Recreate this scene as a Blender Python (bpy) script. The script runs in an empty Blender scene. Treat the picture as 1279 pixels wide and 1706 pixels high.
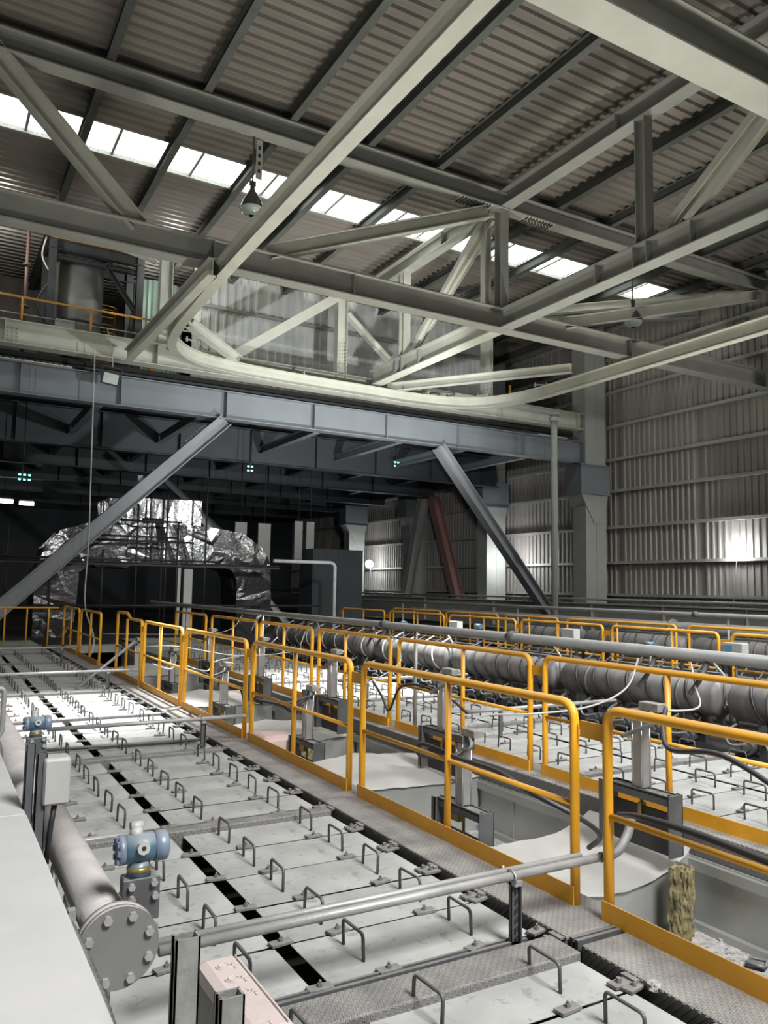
import bpy, bmesh, math, random
from math import radians as R, sin, cos, pi
from mathutils import Vector, Matrix
random.seed(7)
S = bpy.context.scene
COL = S.collection

# ------------------------------------------------------------------ camera
F_PX = 1313.4
cam_d = bpy.data.cameras.new('camera'); cam = bpy.data.objects.new('camera', cam_d); COL.objects.link(cam)
cam_d.sensor_fit = 'VERTICAL'; cam_d.sensor_height = 36.0; cam_d.lens = 36.0 * F_PX / 1706.0
cam_d.clip_start = 0.05; cam_d.clip_end = 300
_y, _p, _r = R(29.8216), R(5.4913), R(0.92935)
fw = Vector((sin(_y) * cos(_p), cos(_y) * cos(_p), sin(_p))); rt = Vector((cos(_y), -sin(_y), 0)); up = rt.cross(fw)
r2 = cos(_r) * rt + sin(_r) * up; u2 = -sin(_r) * rt + cos(_r) * up
m = Matrix((r2, u2, -fw)).transposed().to_4x4(); m.translation = Vector((0, 0, 1.75))
cam.matrix_world = m
S.camera = cam

# ------------------------------------------------------------------ world, exposure
w = bpy.data.worlds.new('world'); S.world = w; w.use_nodes = True
w.node_tree.nodes['Background'].inputs[0].default_value = (0.86, 0.93, 1.0, 1)
w.node_tree.nodes['Background'].inputs[1].default_value = 0.03
S.view_settings.view_transform = 'Standard'; S.view_settings.look = 'None'
S.view_settings.gamma = 1.0; S.view_settings.use_curve_mapping = False
S.view_settings.exposure = 0.0

# ------------------------------------------------------------------ lamps of the hall and added fill lights
def area(name, loc, target, size, power, color=(1, 1, 1), sy=None, spread=180):
    d = bpy.data.lights.new(name, 'AREA'); d.energy = power; d.color = color; d.size = size; d.spread = R(spread)
    if sy: d.shape = 'RECTANGLE'; d.size_y = sy
    o = bpy.data.objects.new(name, d); COL.objects.link(o); o.location = loc
    o.rotation_euler = (Vector(target) - Vector(loc)).to_track_quat('-Z', 'Y').to_euler(); return o
def spot(name, loc, target, power, angle, blend=0.5, color=(1, 1, 1), r=0.15):
    d = bpy.data.lights.new(name, 'SPOT'); d.energy = power; d.color = color; d.spot_size = R(angle); d.spot_blend = blend
    d.shadow_soft_size = r
    o = bpy.data.objects.new(name, d); COL.objects.link(o); o.location = loc
    o.rotation_euler = (Vector(target) - Vector(loc)).to_track_quat('-Z', 'Y').to_euler(); return o
def point(name, loc, power, color=(1, 1, 1), r=0.1):
    d = bpy.data.lights.new(name, 'POINT'); d.energy = power; d.color = color; d.shadow_soft_size = r
    o = bpy.data.objects.new(name, d); COL.objects.link(o); o.location = loc; return o

area('overhead_light', (3.0, -3.5, 8.6), (4.2, 4.5, 0), 3.0, 760, (1.0, 0.99, 0.97), spread=110)
area('overhead_light', (11.0, 4.0, 8.8), (10, 9.0, 0), 3.0, 640, (1.0, 0.99, 0.97), spread=110)
area('overhead_light', (20.5, 4.0, 9.2), (26.4, 19.0, 5.5), 1.5, 430, (1.0, 0.97, 0.93), spread=120)  # added area light, only brightens the right wall
area('uplight', (9.3, 16.0, 1.6), (9.3, 16.6, 13), 0.8, 330, (1.0, 1.0, 0.88), spread=150)  # added area lights facing up, for light rising from deck level onto the beams
area('uplight', (16.5, 14.0, 1.6), (16.5, 14.6, 13), 0.8, 330, (1.0, 1.0, 0.88), spread=140)
area('uplight', (8.3, 6.0, 1.6), (8.3, 6.5, 13), 0.8, 180, (1.0, 1.0, 0.92), spread=150)
area('uplight', (1.2, 11.0, 1.6), (1.4, 12.0, 13), 0.8, 160, (1.0, 1.0, 0.90), spread=140)
spot('deck_floodlight', (5.0, 12.5, 8.3), (1.9, 11.6, 0), 11000, 34, 0.9, (1.0, 1.0, 1.0))
spot('burner_floodlight', (9.5, 11.5, 8.3), (7.4, 13.0, 0.5), 12000, 38, 0.9, (1.0, 1.0, 0.98))
spot('platform_floodlight', (14.0, 18.5, 2.2), (12.8, 28.0, 11.0), 3300, 84, 0.8, (1.0, 1.0, 0.97))
point('platform_fill_light', (1.2, 26.6, 12.9), 170, (1.0, 0.98, 0.9), 0.3)  # added point lights that lift the dark platform equipment, no fixture there
point('platform_fill_light', (6.8, 27.2, 12.9), 110, (1.0, 0.98, 0.9), 0.3)
spot('girder_fill_light', (11.0, 16.5, 5.6), (11.5, 25.4, 7.8), 2000, 110, 0.6, (0.94, 0.97, 1.0))  # added spot to brighten the blue girder and braces, no fixture modelled

# ------------------------------------------------------------------ materials
MATS = {}
def mat(name, col, rough=0.6, metal=0.0, var=0.12, scale=3.0, bump=0.0, bscale=40.0, dust=0.0, dustcol=(0.5, 0.5, 0.49), stretch=(1, 1, 1),
        spots=None, spotscale=9.0, spotthr=0.66, emit=None, estr=0.0, alpha=None, trans=0.0):
    if name in MATS: return MATS[name]
    mt = bpy.data.materials.new(name); mt.use_nodes = True; nt = mt.node_tree; n = nt.nodes; l = nt.links
    b = n['Principled BSDF']; b.inputs['Roughness'].default_value = rough; b.inputs['Metallic'].default_value = metal
    if trans: b.inputs['Transmission Weight'].default_value = trans
    tc = n.new('ShaderNodeTexCoord'); mp = n.new('ShaderNodeMapping'); mp.inputs['Scale'].default_value = stretch
    l.new(tc.outputs['Object'], mp.inputs[0])
    nz = n.new('ShaderNodeTexNoise'); nz.inputs['Scale'].default_value = scale; nz.inputs['Detail'].default_value = 5; l.new(mp.outputs[0], nz.inputs[0])
    rp = n.new('ShaderNodeValToRGB'); e = rp.color_ramp.elements
    e[0].position = 0.3; e[1].position = 0.72
    e[0].color = (*[c * (1 - var) for c in col], 1); e[1].color = (*[min(1, c * (1 + var)) for c in col], 1)
    l.new(nz.outputs[0], rp.inputs[0]); out = rp.outputs[0]
    if dust > 0:
        g = n.new('ShaderNodeNewGeometry'); sx = n.new('ShaderNodeSeparateXYZ'); l.new(g.outputs['Normal'], sx.inputs[0])
        nz2 = n.new('ShaderNodeTexNoise'); nz2.inputs['Scale'].default_value = 6; nz2.inputs['Detail'].default_value = 4; l.new(tc.outputs['Object'], nz2.inputs[0])
        mr = n.new('ShaderNodeMapRange'); mr.inputs[1].default_value = 0.25; mr.inputs[2].default_value = 0.95; l.new(sx.outputs[2], mr.inputs[0])
        mm = n.new('ShaderNodeMath'); mm.operation = 'MULTIPLY'; l.new(mr.outputs[0], mm.inputs[0]); l.new(nz2.outputs[0], mm.inputs[1])
        m3 = n.new('ShaderNodeMath'); m3.operation = 'MULTIPLY'; m3.use_clamp = True; m3.inputs[1].default_value = dust * 1.9; l.new(mm.outputs[0], m3.inputs[0])
        mx = n.new('ShaderNodeMix'); mx.data_type = 'RGBA'; l.new(m3.outputs[0], mx.inputs[0]); l.new(out, mx.inputs[6]); mx.inputs[7].default_value = (*dustcol, 1); out = mx.outputs[2]
    if spots:
        nz3 = n.new('ShaderNodeTexNoise'); nz3.inputs['Scale'].default_value = spotscale; nz3.inputs['Detail'].default_value = 8; nz3.inputs['Roughness'].default_value = 0.7; l.new(tc.outputs['Object'], nz3.inputs[0])
        mr = n.new('ShaderNodeMapRange'); mr.inputs[1].default_value = spotthr; mr.inputs[2].default_value = spotthr + 0.03; l.new(nz3.outputs[0], mr.inputs[0])
        mx = n.new('ShaderNodeMix'); mx.data_type = 'RGBA'; l.new(mr.outputs[0], mx.inputs[0]); l.new(out, mx.inputs[6]); mx.inputs[7].default_value = (*spots, 1); out = mx.outputs[2]
    l.new(out, b.inputs['Base Color'])
    if bump > 0:
        nb = n.new('ShaderNodeTexNoise'); nb.inputs['Scale'].default_value = bscale; nb.inputs['Detail'].default_value = 3;  l.new(tc.outputs['Object'], nb.inputs[0])
        bp = n.new('ShaderNodeBump'); bp.inputs['Strength'].default_value = bump; bp.inputs['Distance'].default_value = 0.01; l.new(nb.outputs[0], bp.inputs['Height']); l.new(bp.outputs[0], b.inputs['Normal'])
    if emit: b.inputs['Emission Color'].default_value = (*emit, 1); b.inputs['Emission Strength'].default_value = estr
    MATS[name] = mt; return mt

DUST = (0.50, 0.50, 0.485)
M_plate = mat('dusty_cover_plate', (0.40, 0.41, 0.40), 0.7, 0.0, 0.22, 2.6, 0.35, 24, spots=(0.31, 0.31, 0.305), spotscale=9, spotthr=0.57)
M_dark = mat('dark_gap', (0.03, 0.028, 0.026), 0.9)
M_handle = mat('handle_steel', (0.10, 0.105, 0.105), 0.55, 0.3, 0.2, 12, dust=0.25, dustcol=DUST)
M_clip = mat('clip_steel', (0.19, 0.185, 0.18), 0.6, 0.2, 0.2, 12, dust=0.5, dustcol=(0.42, 0.41, 0.40))
M_yellow = mat('yellow_paint', (0.88, 0.42, 0.022), 0.42, 0.0, 0.10, 4, 0.1, 60, dust=0.55, dustcol=(0.56, 0.42, 0.27), spots=(0.12, 0.07, 0.03), spotscale=11, spotthr=0.70)
M_pipe = mat('galvanised_pipe', (0.36, 0.37, 0.37), 0.5, 0.35, 0.18, 7, 0.15, 50, dust=0.6, dustcol=(0.55, 0.53, 0.53), spots=(0.17, 0.17, 0.165), spotscale=14, spotthr=0.66)
M_galv = mat('galvanised_strut', (0.35, 0.355, 0.33), 0.5, 0.45, 0.25, 16, 0.2, 80, dust=0.5, dustcol=(0.6, 0.55, 0.55))
M_bigpipe = mat('dusty_big_pipe', (0.36, 0.36, 0.355), 0.7, 0.05, 0.14, 5, 0.2, 60, dust=0.9, dustcol=(0.60, 0.555, 0.55), spots=(0.22, 0.2, 0.2), spotscale=16, spotthr=0.66)
M_flange = mat('flange_grey', (0.19, 0.19, 0.185), 0.65, 0.1, 0.1, 3, dust=0.8, dustcol=(0.60, 0.55, 0.55))
M_bolt = mat('bolt_steel', (0.42, 0.41, 0.40), 0.5, 0.4, 0.15, 20, dust=0.5, dustcol=(0.62, 0.58, 0.57))
M_cream = mat('cream_steel', (0.53, 0.53, 0.46), 0.5, 0.0, 0.09, 1.6, 0.05, 20, spots=(0.26, 0.25, 0.20), spotscale=3.2, spotthr=0.70)
M_beam = mat('grey_beam_steel', (0.30, 0.30, 0.275), 0.55, 0.0, 0.10, 1.3, spots=(0.17, 0.165, 0.15), spotscale=3.0, spotthr=0.71)
M_purlin = mat('dark_purlin', (0.10, 0.105, 0.095), 0.6, 0.0, 0.2, 2)
M_blue = mat('blue_grey_girder', (0.215, 0.235, 0.255), 0.5, 0.0, 0.07, 1.2, spots=(0.30, 0.32, 0.335), spotscale=2.0, spotthr=0.70)
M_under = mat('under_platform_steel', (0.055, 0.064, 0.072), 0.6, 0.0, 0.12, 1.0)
M_roof = mat('roof_sheet', (0.215, 0.19, 0.168), 0.40, 0.1, 0.16, 0.8, stretch=(0.3, 3, 1))
M_wall = mat('wall_sheet', (0.38, 0.355, 0.325), 0.6, 0.0, 0.16, 0.7, stretch=(1, 3, 0.25))
M_wallw = mat('upper_wall_sheet', (0.72, 0.73, 0.70), 0.5, 0.0, 0.14, 0.9, stretch=(3, 1, 0.4))
M_girt = mat('wall_girt', (0.40, 0.40, 0.375), 0.55, 0.0, 0.08, 2)
M_column = mat('column_grey', (0.40, 0.41, 0.38), 0.55, 0.0, 0.08, 1.5)
M_tank = mat('tank_grey', (0.19, 0.187, 0.187), 0.6, 0.15, 0.3, 4, 0.15, 30, dust=0.6, dustcol=(0.36, 0.355, 0.355), stretch=(1, 3, 1))
M_hose = mat('black_hose', (0.028, 0.028, 0.032), 0.45, 0.0, 0.2, 10, dust=0.18, dustcol=(0.4, 0.4, 0.4))
M_grhose = mat('grey_hose', (0.22, 0.23, 0.235), 0.5, 0.2, 0.2, 14, 0.5, 160, dust=0.4, dustcol=DUST)
M_white = mat('white_cable', (0.52, 0.52, 0.50), 0.6)
M_stain = mat('stainless_pit', (0.40, 0.41, 0.40), 0.38, 0.45, 0.16, 1.6, 0.12, 5, spots=(0.20, 0.20, 0.195), spotscale=3.0, spotthr=0.70)
M_cover = mat('pit_cover_sheet', (0.50, 0.50, 0.485), 0.6, 0.15, 0.10, 3, 0.15, 8, spots=(0.27, 0.26, 0.25), spotscale=7, spotthr=0.71)
M_wool = mat('rock_wool', (0.19, 0.165, 0.085), 0.95, 0.0, 0.7, 20, 1.0, 30)
M_rubble = mat('pit_debris', (0.42, 0.41, 0.40), 0.95, 0.0, 0.3, 20, 1.0, 60, spots=(0.17, 0.165, 0.16), spotscale=18, spotthr=0.56)
M_pink = mat('pink_insulation', (0.58, 0.44, 0.41), 0.85, 0.0, 0.12, 4, 0.5, 8)
M_dmetal = mat('dark_frame_steel', (0.115, 0.12, 0.125), 0.5, 0.3, 0.2, 8, dust=0.5, dustcol=(0.42, 0.43, 0.43))
M_gate = mat('black_gate', (0.045, 0.042, 0.045), 0.6, 0.1, 0.2, 6)
M_cyl = mat('aluminium_cylinder', (0.50, 0.50, 0.50), 0.35, 0.75, 0.08, 9)
M_bluepaint = mat('blue_transmitter', (0.075, 0.145, 0.20), 0.4, 0.1, 0.12, 10, dust=0.8, dustcol=(0.42, 0.46, 0.49))
M_cap = mat('transmitter_cap', (0.19, 0.24, 0.33), 0.4, 0.1, 0.12, 10, dust=0.5, dustcol=(0.42, 0.46, 0.49))
M_brass = mat('worn_brass', (0.36, 0.27, 0.10), 0.4, 0.6, 0.3, 20)
M_box = mat('junction_box_grey', (0.45, 0.455, 0.44), 0.55, 0.1, 0.06, 4, dust=0.5, dustcol=(0.62, 0.61, 0.59))
M_pbox = mat('dusty_pink_box', (0.44, 0.41, 0.37), 0.75, 0.0, 0.05, 6, 0.15, 90, dust=1.0, dustcol=(0.60, 0.51, 0.49))
M_conduit = mat('conduit_paint', (0.235, 0.245, 0.245), 0.5, 0.1, 0.12, 5, dust=0.45, dustcol=(0.42, 0.43, 0.43), spots=(0.15, 0.15, 0.15), spotscale=8, spotthr=0.70)
M_dbolt = mat('dark_bolt', (0.09, 0.088, 0.08), 0.6)
M_sheet = mat('pale_cabinet_top', (0.60, 0.62, 0.62), 0.45, 0.1, 0.06, 1.5, 0.05, 6, dust=0.6, dustcol=(0.72, 0.71, 0.71))
M_foil = mat('crumpled_foil', (0.16, 0.16, 0.16), 0.2, 0.95, 0.10, 2, 1.0, 7.0)
M_black = mat('black_scaffold', (0.025, 0.024, 0.024), 0.6)
M_red = mat('red_brown_brace', (0.30, 0.17, 0.15), 0.6)
M_orange = mat('orange_rail', (0.62, 0.30, 0.05), 0.5, 0.0, 0.1, 4)
M_green = mat('green_tank_sheet', (0.36, 0.50, 0.42), 0.4, 0.1, 0.1, 2)
M_equip = mat('charcoal_equipment', (0.06, 0.065, 0.07), 0.5, 0.1, 0.2, 2)
M_brown = mat('brown_wall', (0.19, 0.165, 0.15), 0.7, 0.0, 0.15, 0.7, stretch=(4, 1, 0.4))
M_lamp = mat('lamp_glow', (1, 1, 1), 0.5, emit=(0.93, 0.97, 1.0), estr=60)
M_lampw = mat('floodlight_glass', (0.55, 0.62, 0.58), 0.15)
M_green_led = mat('green_led', (0.1, 0.9, 0.8), 0.5, emit=(0.15, 1.0, 0.85), estr=5)
M_tube = mat('fluorescent_glow', (1, 1, 1), 0.5, emit=(1.0, 1.0, 0.95), estr=9)
M_sky = mat('daylight_panel', (0.9, 0.92, 0.9), 0.6, emit=(0.93, 1.0, 0.95), estr=3.2)
M_glass = mat('lamp_shade_glass', (0.16, 0.16, 0.15), 0.3, 0.5)
M_bluebox = mat('blue_label', (0.10, 0.32, 0.50), 0.5)

def diamond_mat():
    mt = bpy.data.materials.new('diamond_plate'); mt.use_nodes = True; nt = mt.node_tree; n = nt.nodes; l = nt.links
    b = n['Principled BSDF']; b.inputs['Roughness'].default_value = 0.55; b.inputs['Metallic'].default_value = 0.2
    tc = n.new('ShaderNodeTexCoord')
    # tread lozenges: two crossed diagonal wave families masked against each other, fed by position on the plate
    sx = n.new('ShaderNodeSeparateXYZ'); l.new(tc.outputs['Object'], sx.inputs[0])
    def M(op, a, bb=None, v=None):
        q = n.new('ShaderNodeMath'); q.operation = op; l.new(a, q.inputs[0])
        if bb is not None: l.new(bb, q.inputs[1])
        if v is not None: q.inputs[1].default_value = v
        return q.outputs[0]
    yz = M('ADD', sx.outputs[1], sx.outputs[2])
    u = M('ADD', sx.outputs[0], yz); v = M('SUBTRACT', sx.outputs[0], yz)
    su = M('SINE', M('MULTIPLY', u, v=165.0)); sv = M('SINE', M('MULTIPLY', v, v=165.0))
    a1 = M('SUBTRACT', su, M('MULTIPLY', sv, sv)); a2 = M('SUBTRACT', sv, M('MULTIPLY', su, su))
    mr = n.new('ShaderNodeMapRange'); mr.interpolation_type = 'SMOOTHSTEP'; mr.inputs[1].default_value = -0.1; mr.inputs[2].default_value = 0.45
    l.new(M('MAXIMUM', a1, a2), mr.inputs[0]); h = mr.outputs[0]
    bp = n.new('ShaderNodeBump'); bp.inputs['Strength'].default_value = 1.0; bp.inputs['Distance'].default_value = 0.008; l.new(h, bp.inputs['Height']); l.new(bp.outputs[0], b.inputs['Normal'])
    nz = n.new('ShaderNodeTexNoise'); nz.inputs['Scale'].default_value = 5; nz.inputs['Detail'].default_value = 6; l.new(tc.outputs['Object'], nz.inputs[0])
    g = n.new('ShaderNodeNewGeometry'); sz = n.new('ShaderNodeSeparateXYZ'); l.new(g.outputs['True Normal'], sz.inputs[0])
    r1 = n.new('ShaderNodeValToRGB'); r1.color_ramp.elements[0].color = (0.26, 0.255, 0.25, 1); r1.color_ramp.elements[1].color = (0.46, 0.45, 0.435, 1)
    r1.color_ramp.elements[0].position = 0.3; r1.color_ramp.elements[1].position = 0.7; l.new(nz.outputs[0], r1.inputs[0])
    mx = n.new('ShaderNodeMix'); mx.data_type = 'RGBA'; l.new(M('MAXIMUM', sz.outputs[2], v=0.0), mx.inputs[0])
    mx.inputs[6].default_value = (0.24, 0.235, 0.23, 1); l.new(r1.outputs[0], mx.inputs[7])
    m2 = n.new('ShaderNodeMix'); m2.data_type = 'RGBA'; m2.blend_type = 'MULTIPLY'; m2.inputs[0].default_value = 1.0; l.new(mx.outputs[2], m2.inputs[6])
    r2_ = n.new('ShaderNodeValToRGB'); r2_.color_ramp.elements[0].color = (0.80, 0.80, 0.80, 1); r2_.color_ramp.elements[1].color = (1.12, 1.12, 1.12, 1); l.new(h, r2_.inputs[0]); l.new(r2_.outputs[0], m2.inputs[7])
    l.new(m2.outputs[2], b.inputs['Base Color'])
    return mt
M_diamond = diamond_mat()

# ------------------------------------------------------------------ helpers
class MB:
    def __init__(self): self.v = []; self.f = []; self.sm = []
    def add(self, vs, fs, smooth=False):
        o = len(self.v); self.v += [tuple(p) for p in vs]; self.f += [tuple(i + o for i in f) for f in fs]; self.sm += [smooth] * len(fs); return self
    def box(self, c, s, rz=0, M=None):
        x, y, z = s[0] / 2, s[1] / 2, s[2] / 2
        vs = [Vector((a * x, b * y, d * z)) for d in (-1, 1) for b in (-1, 1) for a in (-1, 1)]
        if M is not None: vs = [M @ p for p in vs]
        elif rz: vs = [Matrix.Rotation(rz, 3, 'Z') @ p for p in vs]
        vs = [p + Vector(c) for p in vs]
        return self.add(vs, [(0, 2, 3, 1), (4, 5, 7, 6), (0, 1, 5, 4), (2, 6, 7, 3), (0, 4, 6, 2), (1, 3, 7, 5)])
    def bb(self, x0, x1, y0, y1, z0, z1): return self.box(((x0 + x1) / 2, (y0 + y1) / 2, (z0 + z1) / 2), (x1 - x0, y1 - y0, z1 - z0))
    def cbox(self, x0, x1, y0, y1, z0, z1, b=0.01):   # box with chamfered edges
        bm = bmesh.new(); bmesh.ops.create_cube(bm, size=1)
        for v in bm.verts: v.co = Vector(((x0 + x1) / 2 + v.co.x * (x1 - x0), (y0 + y1) / 2 + v.co.y * (y1 - y0), (z0 + z1) / 2 + v.co.z * (z1 - z0)))
        bmesh.ops.bevel(bm, geom=list(bm.edges), offset=b, segments=2, profile=0.5, affect='EDGES')
        bm.verts.index_update(); self.add([v.co.copy() for v in bm.verts], [[v.index for v in f.verts] for f in bm.faces]); bm.free(); return self
    def ring(self, c, ax, r, n, ref=None):
        ax = Vector(ax).normalized(); ref = Vector(ref) if ref is not None else (Vector((0, 0, 1)) if abs(ax.z) < 0.9 else Vector((1, 0, 0)))
        a = ax.cross(ref).normalized(); b = ax.cross(a)
        return [Vector(c) + r * (cos(2 * pi * i / n) * a + sin(2 * pi * i / n) * b) for i in range(n)]
    def loft(self, rings, cap=True, smooth=True):
        n = len(rings[0]); vs = [p for r in rings for p in r]; fs = []
        for k in range(len(rings) - 1):
            for i in range(n):
                j = (i + 1) % n; fs.append((k * n + i, k * n + j, (k + 1) * n + j, (k + 1) * n + i))
        self.add(vs, fs, smooth)
        if cap:
            o = len(self.v) - len(vs); self.f.append(tuple(o + i for i in reversed(range(n)))); self.f.append(tuple(o + (len(rings) - 1) * n + i for i in range(n))); self.sm += [False, False]
        return self
    def cyl(self, p0, p1, r, n=12, r1=None, smooth=True):
        p0, p1 = Vector(p0), Vector(p1); ax = p1 - p0
        return self.loft([self.ring(p0, ax, r, n), self.ring(p1, ax, r if r1 is None else r1, n)], smooth=smooth)
    def tube(self, pts, r, n=8):
        pts = [Vector(p) for p in pts]; rings = []; ref = None
        for i, p in enumerate(pts):
            t = (pts[min(i + 1, len(pts) - 1)] - pts[max(i - 1, 0)]).normalized()
            if ref is None: ref = Vector((0, 0, 1)) if abs(t.z) < 0.9 else Vector((1, 0, 0))
            a = t.cross(ref); a.normalize(); b = t.cross(a); ref = -b if False else (a.cross(t)).normalized()
            rings.append([p + r * (cos(2 * pi * k / n) * a + sin(2 * pi * k / n) * a.cross(t)) for k in range(n)])
        return self.loft(rings)
    def disc_bolts(self, pts, ax, r=0.02, h=0.015, n=6):
        ax = Vector(ax).normalized()
        for p in pts: self.cyl(Vector(p), Vector(p) + ax * h, r, n, smooth=False)
        return self
    def beam(self, p0, p1, h, wd, tf=0.03, tw=0.02, upv=(0, 0, 1)):   # I section, p at centre line
        p0, p1 = Vector(p0), Vector(p1); t = (p1 - p0).normalized(); s = t.cross(Vector(upv)).normalized(); u = s.cross(t)
        for dz, hh, ww in ((h / 2 - tf / 2, tf, wd), (-h / 2 + tf / 2, tf, wd), (0, h - 2 * tf, tw)):
            c = [(-ww / 2, -hh / 2), (ww / 2, -hh / 2), (ww / 2, hh / 2), (-ww / 2, hh / 2)]
            vs = [q + s * a + u * (b + dz) for q in (p0, p1) for a, b in c]
            self.add(vs, [(3, 2, 1, 0), (4, 5, 6, 7), (0, 1, 5, 4), (1, 2, 6, 5), (2, 3, 7, 6), (3, 0, 4, 7)])
        return self
    def channel(self, p0, p1, h, wd, t=0.01, upv=(0, 0, 1), lip=0.0):   # C section open towards +side
        p0, p1 = Vector(p0), Vector(p1); d = (p1 - p0).normalized(); s = d.cross(Vector(upv)).normalized(); u = s.cross(d)
        L = [(0, t, -h / 2, h / 2), (0, wd, h / 2 - t, h / 2), (0, wd, -h / 2, -h / 2 + t)]
        if lip: L += [(wd - t, wd, h / 2 - lip, h / 2), (wd - t, wd, -h / 2, -h / 2 + lip)]
        for a0, a1, b0, b1 in L:
            c = [(a0, b0), (a1, b0), (a1, b1), (a0, b1)]; vs = [q + s * a + u * b for q in (p0, p1) for a, b in c]
            self.add(vs, [(3, 2, 1, 0), (4, 5, 6, 7), (0, 1, 5, 4), (1, 2, 6, 5), (2, 3, 7, 6), (3, 0, 4, 7)])
        return self
    def mesh(self, name):
        me = bpy.data.meshes.new(name); me.from_pydata([tuple(p) for p in self.v], [], self.f)
        me.polygons.foreach_set('use_smooth', self.sm); me.update(); return me
    def build(self, name, material, parent=None, loc=None):
        me = self.mesh(name); me.materials.append(material); return link(name, me, parent, loc)
def link(name, me, parent=None, loc=None):
    o = bpy.data.objects.new(name, me); COL.objects.link(o)
    if parent is not None: o.parent = parent
    if loc is not None: o.location = loc
    return o
def tag(o, label, cat, group=None):
    o['label'] = label; o['category'] = cat
    if group: o['group'] = group
    return o
def struct(o): o['kind'] = 'structure'; return o
def thing(name, loc, label, cat, group=None):
    o = bpy.data.objects.new(name, None); COL.objects.link(o); o.location = loc; o.empty_display_size = 0.1
    return tag(o, label, cat, group)
def shell(name, loc=(0, 0, 0)):
    o = bpy.data.objects.new(name, None); COL.objects.link(o); o.location = loc; return struct(o)
def arc(c, r, a0, a1, n, ax='xz'):
    out = []
    for i in range(n + 1):
        a = a0 + (a1 - a0) * i / n
        if ax == 'yz': out.append(Vector((c[0], c[1] + r * cos(a), c[2] + r * sin(a))))
        elif ax == 'xz': out.append(Vector((c[0] + r * cos(a), c[1], c[2] + r * sin(a))))
        else: out.append(Vector((c[0] + r * cos(a), c[1] + r * sin(a), c[2])))
    return out
def smooth_path(pts, k=6):
    pts = [Vector(p) for p in pts]; out = []
    for i in range(len(pts) - 1):
        p0 = pts[max(i - 1, 0)]; p1 = pts[i]; p2 = pts[i + 1]; p3 = pts[min(i + 2, len(pts) - 1)]
        for j in range(k):
            t = j / k
            out.append(0.5 * ((2 * p1) + (p2 - p0) * t + (2 * p0 - 5 * p1 + 4 * p2 - p3) * t * t + (3 * p1 - p0 - 3 * p2 + p3) * t ** 3))
    out.append(pts[-1]); return out

# ================================================================== SETTING
# ---- ground under everything
g = MB().bb(-12, 27.2, -8, 62, -1.5, -1.2).build('floor', M_dark); struct(g)

# ---- decks of loose cover plates
def plate_mesh(wx, ly):
    return MB().cbox(-wx / 2, wx / 2, -ly / 2, ly / 2, -0.006, 0.0, 0.0015).mesh('cover_plate')
def handle_mesh(L=0.205, h=0.125, r=0.0085, n=6):
    b = 0.022; pts = [(0, -L / 2, -0.005), (0, -L / 2, h - b)] + [(0, -L / 2 + b - b * cos(a), h - b + b * sin(a)) for a in (0.5, 1.05)] + [(0, -L / 2 + b, h), (0, L / 2 - b, h)] + \
        [(0, L / 2 - b + b * sin(a), h - b + b * cos(a)) for a in (0.5, 1.05)] + [(0, L / 2, h - b), (0, L / 2, -0.005)]
    return MB().tube(pts, r, n).mesh('handle')
def clamp_mesh():
    m_ = MB().box((0, 0, 0.008), (0.115, 0.055, 0.012)); m_.cyl((0, 0, 0.012), (0, 0, 0.03), 0.012, 6, smooth=False); m_.cyl((0, 0, 0.03), (0, 0, 0.042), 0.006, 6); return m_.mesh('clamp')
HM = handle_mesh(); HM.materials.append(M_handle)
CM = clamp_mesh(); CM.materials.append(M_clip)
BAY = 2.575
def deck(cols, y_start, nbays, x0, x1, xs_hand, seamclamps):
    base = MB().bb(x0, x1, y_start - 0.2, y_start + nbays * BAY, -0.3, -0.16).build('floor', M_dark); struct(base)
    meshes = {}
    for (cx0, cx1) in cols:
        me = plate_mesh(cx1 - cx0 - 0.006, 0.460); me.materials.append(M_plate); meshes[(cx0, cx1)] = me
    for b in range(nbays):
        yb = y_start + b * BAY
        for r in range(5):
            yc = yb + 0.04 + 0.4825 * (r + 0.5)
            for c, (cx0, cx1) in enumerate(cols):
                p = link('cover_plate', meshes[(cx0, cx1)], base, ((cx0 + cx1) / 2, yc, random.uniform(-0.002, 0.003)))
                p.rotation_euler = (random.uniform(-.002, .002), random.uniform(-.002, .002), random.uniform(-.003, .003))
                if yc < 21:
                    for hx in xs_hand[c]:
                        h = link('handle', HM, p, (hx - (cx0 + cx1) / 2, random.uniform(-.012, .012), 0)); h.rotation_euler = (0, random.uniform(-.05, .05), random.uniform(-.06, .06))
                    if yc < 15:
                        for sx in seamclamps[c]:
                            k = link('clamp', CM, p, (sx - (cx0 + cx1) / 2 + random.uniform(-.02, .02), -0.24, 0.004)); k.rotation_euler = (0, 0, random.uniform(-.25, .25))
    return base
deckA = deck([(0.42, 1.565), (1.645, 2.79)], 3.22 - BAY * 2, 11, -0.2, 2.86, [(0.72, 1.32), (1.88, 2.50)], [(1.06, 1.60), (1.93, 2.44, 2.80)])
deckB = deck([(5.42, 6.50), (6.56, 7.62)], 3.22 - BAY, 10, 5.38, 7.7, [(5.62, 6.28), (6.78, 7.4)], [(5.8, 6.42), (6.9, 7.3)])
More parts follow.
